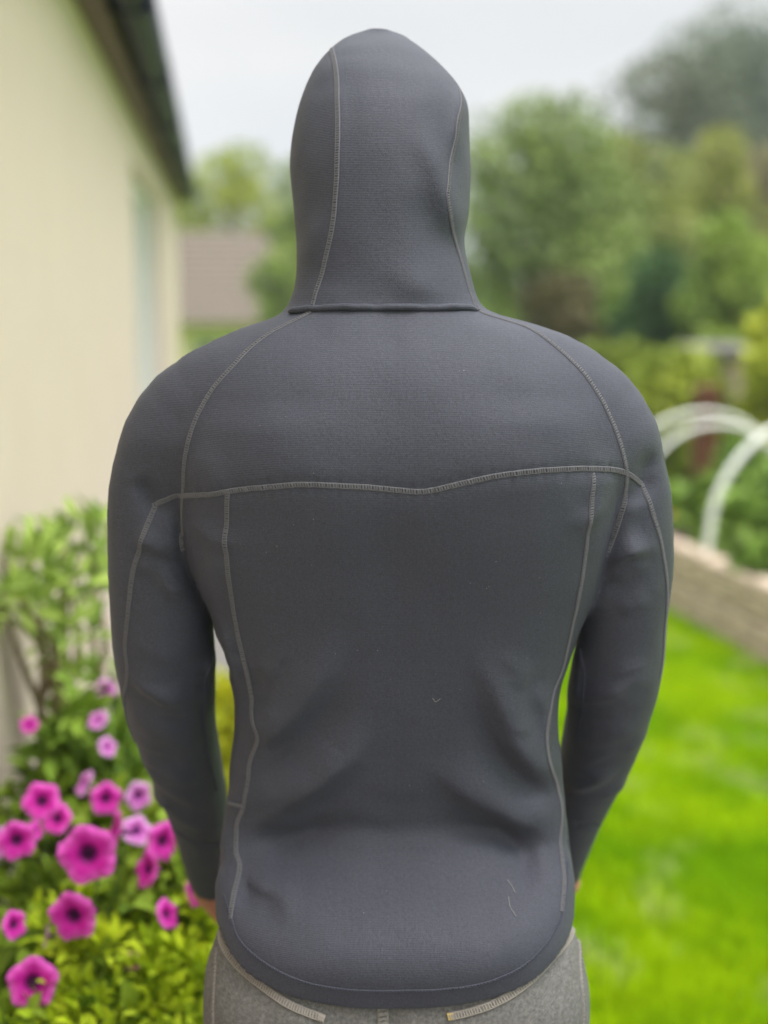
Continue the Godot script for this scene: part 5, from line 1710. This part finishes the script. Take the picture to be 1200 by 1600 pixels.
func hood_field(p: Vector3) -> float:
	var at := lut_at(p.y)
	var i := int(at.x)
	var t := at.y
	var c := lerpf(hood_c[i], hood_c[i + 1], t)
	var d := section(p.x, p.z, lerpf(hood_l[i], hood_l[i + 1], t), lerpf(hood_r[i], hood_r[i + 1], t), lerpf(hood_f[i], hood_f[i + 1], t), c, lerpf(hood_b[i], hood_b[i + 1], t), 2.12) * hood_s[i]
	if absf(d) < 0.03:
		var w := smoothstep(c - 0.03, c + 0.02, p.z)
		if w > 0.0:
			d -= w * folded(p.x, p.y, hood_folds)
	# the opening for the face
	var o := Vector3((p.x + 0.004) / 0.066, (p.y - 1.615) / 0.098, (p.z + 1.485) / 0.085)
	d = maxf(d, (p.y - 1.7695) * 0.9)
	return maxf(d, (1.0 - o.length()) * 0.066)

func hoodie_field(p: Vector3) -> float:
	var d := 1.0
	if p.y < 1.56:
		d = maxf(torso_field(p), p.y - 1.505)
		d = maxf(d, hem_height(p.x, p.z) - p.y)
		if absf(p.x) > 0.08:
			var a := sleeve(p, SLEEVE_L if p.x < 0.0 else SLEEVE_R)
			if a < 0.03:
				a -= folded(p.x, p.y, sleeve_folds) * smoothstep(-1.36, -1.28, p.z + maxf(1.15 - p.y, 0.0) * 0.6)
			d = smin(d, a, lerpf(0.004, 0.045, smoothstep(1.295, 1.38, p.y)))
	if p.y > 1.45:
		d = smin(d, maxf(hood_field(p), 1.483 - p.y), 0.006)
	if absf(d) < 0.02:
		d -= 0.0011 * wobble.get_noise_3d(p.x * 14.0, p.y * 11.0, p.z * 14.0)
	return d

const LEG_L := [Vector4(-0.085, 0.80, -1.262, 0.092), Vector4(-0.095, 0.62, -1.265, 0.086), Vector4(-0.108, 0.46, -1.27, 0.070), Vector4(-0.115, 0.30, -1.262, 0.064), Vector4(-0.12, 0.085, -1.255, 0.056)]
const LEG_R := [Vector4(0.112, 0.80, -1.262, 0.092), Vector4(0.122, 0.62, -1.265, 0.086), Vector4(0.135, 0.46, -1.27, 0.070), Vector4(0.142, 0.30, -1.262, 0.064), Vector4(0.148, 0.085, -1.255, 0.056)]

func jeans_field(p: Vector3) -> float:
	var at := lut_at(p.y)
	var i := int(at.x)
	var t := at.y
	var c := lerpf(jeans_c[i], jeans_c[i + 1], t)
	var d := section(p.x, p.z, lerpf(jeans_l[i], jeans_l[i + 1], t), lerpf(jeans_r[i], jeans_r[i + 1], t), lerpf(jeans_f[i], jeans_f[i + 1], t), c, lerpf(jeans_b[i], jeans_b[i + 1], t), 2.5)
	d = maxf(d, p.y - 0.890)
	d = maxf(d, (0.74 - p.y) * 0.8)
	d = smin(d, sleeve(p, LEG_L if p.x < 0.012 else LEG_R), 0.03)
	if absf(d) < 0.02:
		if p.z > -1.28 and p.y > 0.6:
			d -= folded(p.x, p.y, jeans_folds)
		d -= 0.0018 * wobble.get_noise_3d(p.x * 16.0 + 9.0, p.y * 10.0, p.z * 16.0)
	return d

func downhill(field: Callable, p: Vector3, h: float) -> Vector3:
	# gradient by four taps
	var a: float = field.call(p + Vector3(h, -h, -h))
	var b: float = field.call(p + Vector3(-h, -h, h))
	var c: float = field.call(p + Vector3(-h, h, -h))
	var d: float = field.call(p + Vector3(h, h, h))
	return Vector3(a - b - c + d, -a - b + c + d, -a + b - c + d) / (4.0 * h)

func onto(field: Callable, p: Vector3, steps := 4) -> Vector3:
	for i in steps:
		var g := downhill(field, p, 0.001)
		p -= g * (float(field.call(p)) / maxf(g.length_squared(), 0.05))
	return p
# ---------- surface nets ----------
func surface_net(field: Callable, lo: Vector3, hi: Vector3, c: float, slack := 1.0) -> Array:
	# returns [points, normals, quads]; only blocks near the surface are visited
	const B := 4
	var nb := Vector3i(((hi - lo) / (c * B)).ceil())
	var n := nb * B + Vector3i.ONE
	var grid := PackedFloat32Array()
	grid.resize(n.x * n.y * n.z)
	grid.fill(1e9)
	var sy := n.x
	var sz := n.x * n.y
	var active := PackedInt32Array()
	for bz in nb.z:
		for by in nb.y:
			for bx in nb.x:
				var mid := lo + Vector3(bx + 0.5, by + 0.5, bz + 0.5) * (c * B)
				if absf(field.call(mid)) > c * B * 0.9 * slack + c:
					continue
				active.append(bx | by << 10 | bz << 20)
				for k in B + 1:
					var gz := bz * B + k
					for j in B + 1:
						var gy := by * B + j
						var row := gz * sz + gy * sy + bx * B
						for i in B + 1:
							if grid[row + i] > 1e8:
								grid[row + i] = field.call(lo + Vector3(bx * B + i, gy, gz) * c)
	var index := PackedInt32Array()
	index.resize(grid.size())
	index.fill(-1)
	var points := PackedVector3Array()
	var cells := PackedInt32Array()
	var corner := [0, 1, sy, sy + 1, sz, sz + 1, sz + sy, sz + sy + 1]
	var co: Array[Vector3] = [Vector3(0, 0, 0), Vector3(1, 0, 0), Vector3(0, 1, 0), Vector3(1, 1, 0), Vector3(0, 0, 1), Vector3(1, 0, 1), Vector3(0, 1, 1), Vector3(1, 1, 1)]
	var ea := [0, 2, 4, 6, 0, 1, 4, 5, 0, 1, 2, 3]
	var eb := [1, 3, 5, 7, 2, 3, 6, 7, 4, 5, 6, 7]
	var v := PackedFloat32Array()
	v.resize(8)
	for code in active:
		var b0 := Vector3i(code & 1023, code >> 10 & 1023, code >> 20 & 1023) * B
		for k in B:
			for j in B:
				for i in B:
					var at := (b0.z + k) * sz + (b0.y + j) * sy + b0.x + i
					var mask := 0
					for q in 8:
						v[q] = grid[at + corner[q]]
						if v[q] < 0.0:
							mask |= 1 << q
					if mask == 0 or mask == 255:
						continue
					var sum := Vector3.ZERO
					var hits := 0
					for e in 12:
						var a: float = v[ea[e]]
						var b: float = v[eb[e]]
						if (a < 0.0) != (b < 0.0):
							sum += co[ea[e]].lerp(co[eb[e]], a / (a - b))
							hits += 1
					index[at] = points.size()
					cells.append(at)
					points.append(lo + (Vector3(b0.x + i, b0.y + j, b0.z + k) + sum / hits) * c)
	var quads := PackedInt32Array()
	for at in cells:
		var s := grid[at] < 0.0
		# the three edges that leave this cell's first corner
		for axis in 3:
			var along: int = [1, sy, sz][axis]
			if (grid[at + along] < 0.0) == s:
				continue
			var u: int = [sy, sz, 1][axis]
			var w: int = [sz, 1, sy][axis]
			if at - u - w < 0:
				continue
			var q0 := index[at]
			var q1 := index[at - u]
			var q2 := index[at - u - w]
			var q3 := index[at - w]
			if q1 < 0 or q2 < 0 or q3 < 0:
				continue
			quads.append_array(PackedInt32Array([q0, q3, q2, q1] if s else [q0, q1, q2, q3]))
	var normals := PackedVector3Array()
	normals.resize(points.size())
	for i in points.size():
		var g := downhill(field, points[i], c * 0.35)
		var l2 := g.length_squared()
		if l2 > 0.02:
			points[i] -= g * clampf(float(field.call(points[i])) / l2, -c * 0.5, c * 0.5)
		normals[i] = g.normalized()
	return [points, normals, quads]

func net_mesh(net: Array, chosen: PackedInt32Array, m: Material) -> ArrayMesh:
	# one mesh of the chosen quads (numbers of quads); all of them when the list is empty
	var points: PackedVector3Array = net[0]
	var normals: PackedVector3Array = net[1]
	var quads: PackedInt32Array = net[2]
	var new_of := PackedInt32Array()
	new_of.resize(points.size())
	new_of.fill(-1)
	var vs := PackedVector3Array()
	var ns := PackedVector3Array()
	var ix := PackedInt32Array()
	var count := chosen.size() if chosen.size() else quads.size() / 4
	for k in count:
		var q := (chosen[k] if chosen.size() else k) * 4
		for c in [0, 1, 2, 0, 2, 3]:
			var p := quads[q + c]
			if new_of[p] < 0:
				new_of[p] = vs.size()
				vs.append(points[p])
				ns.append(normals[p])
			ix.append(new_of[p])
	var arrays := []
	arrays.resize(Mesh.ARRAY_MAX)
	arrays[Mesh.ARRAY_VERTEX] = vs
	arrays[Mesh.ARRAY_NORMAL] = ns
	arrays[Mesh.ARRAY_INDEX] = ix
	var mesh := ArrayMesh.new()
	mesh.add_surface_from_arrays(Mesh.PRIMITIVE_TRIANGLES, arrays)
	mesh.surface_set_material(0, m)
	return mesh
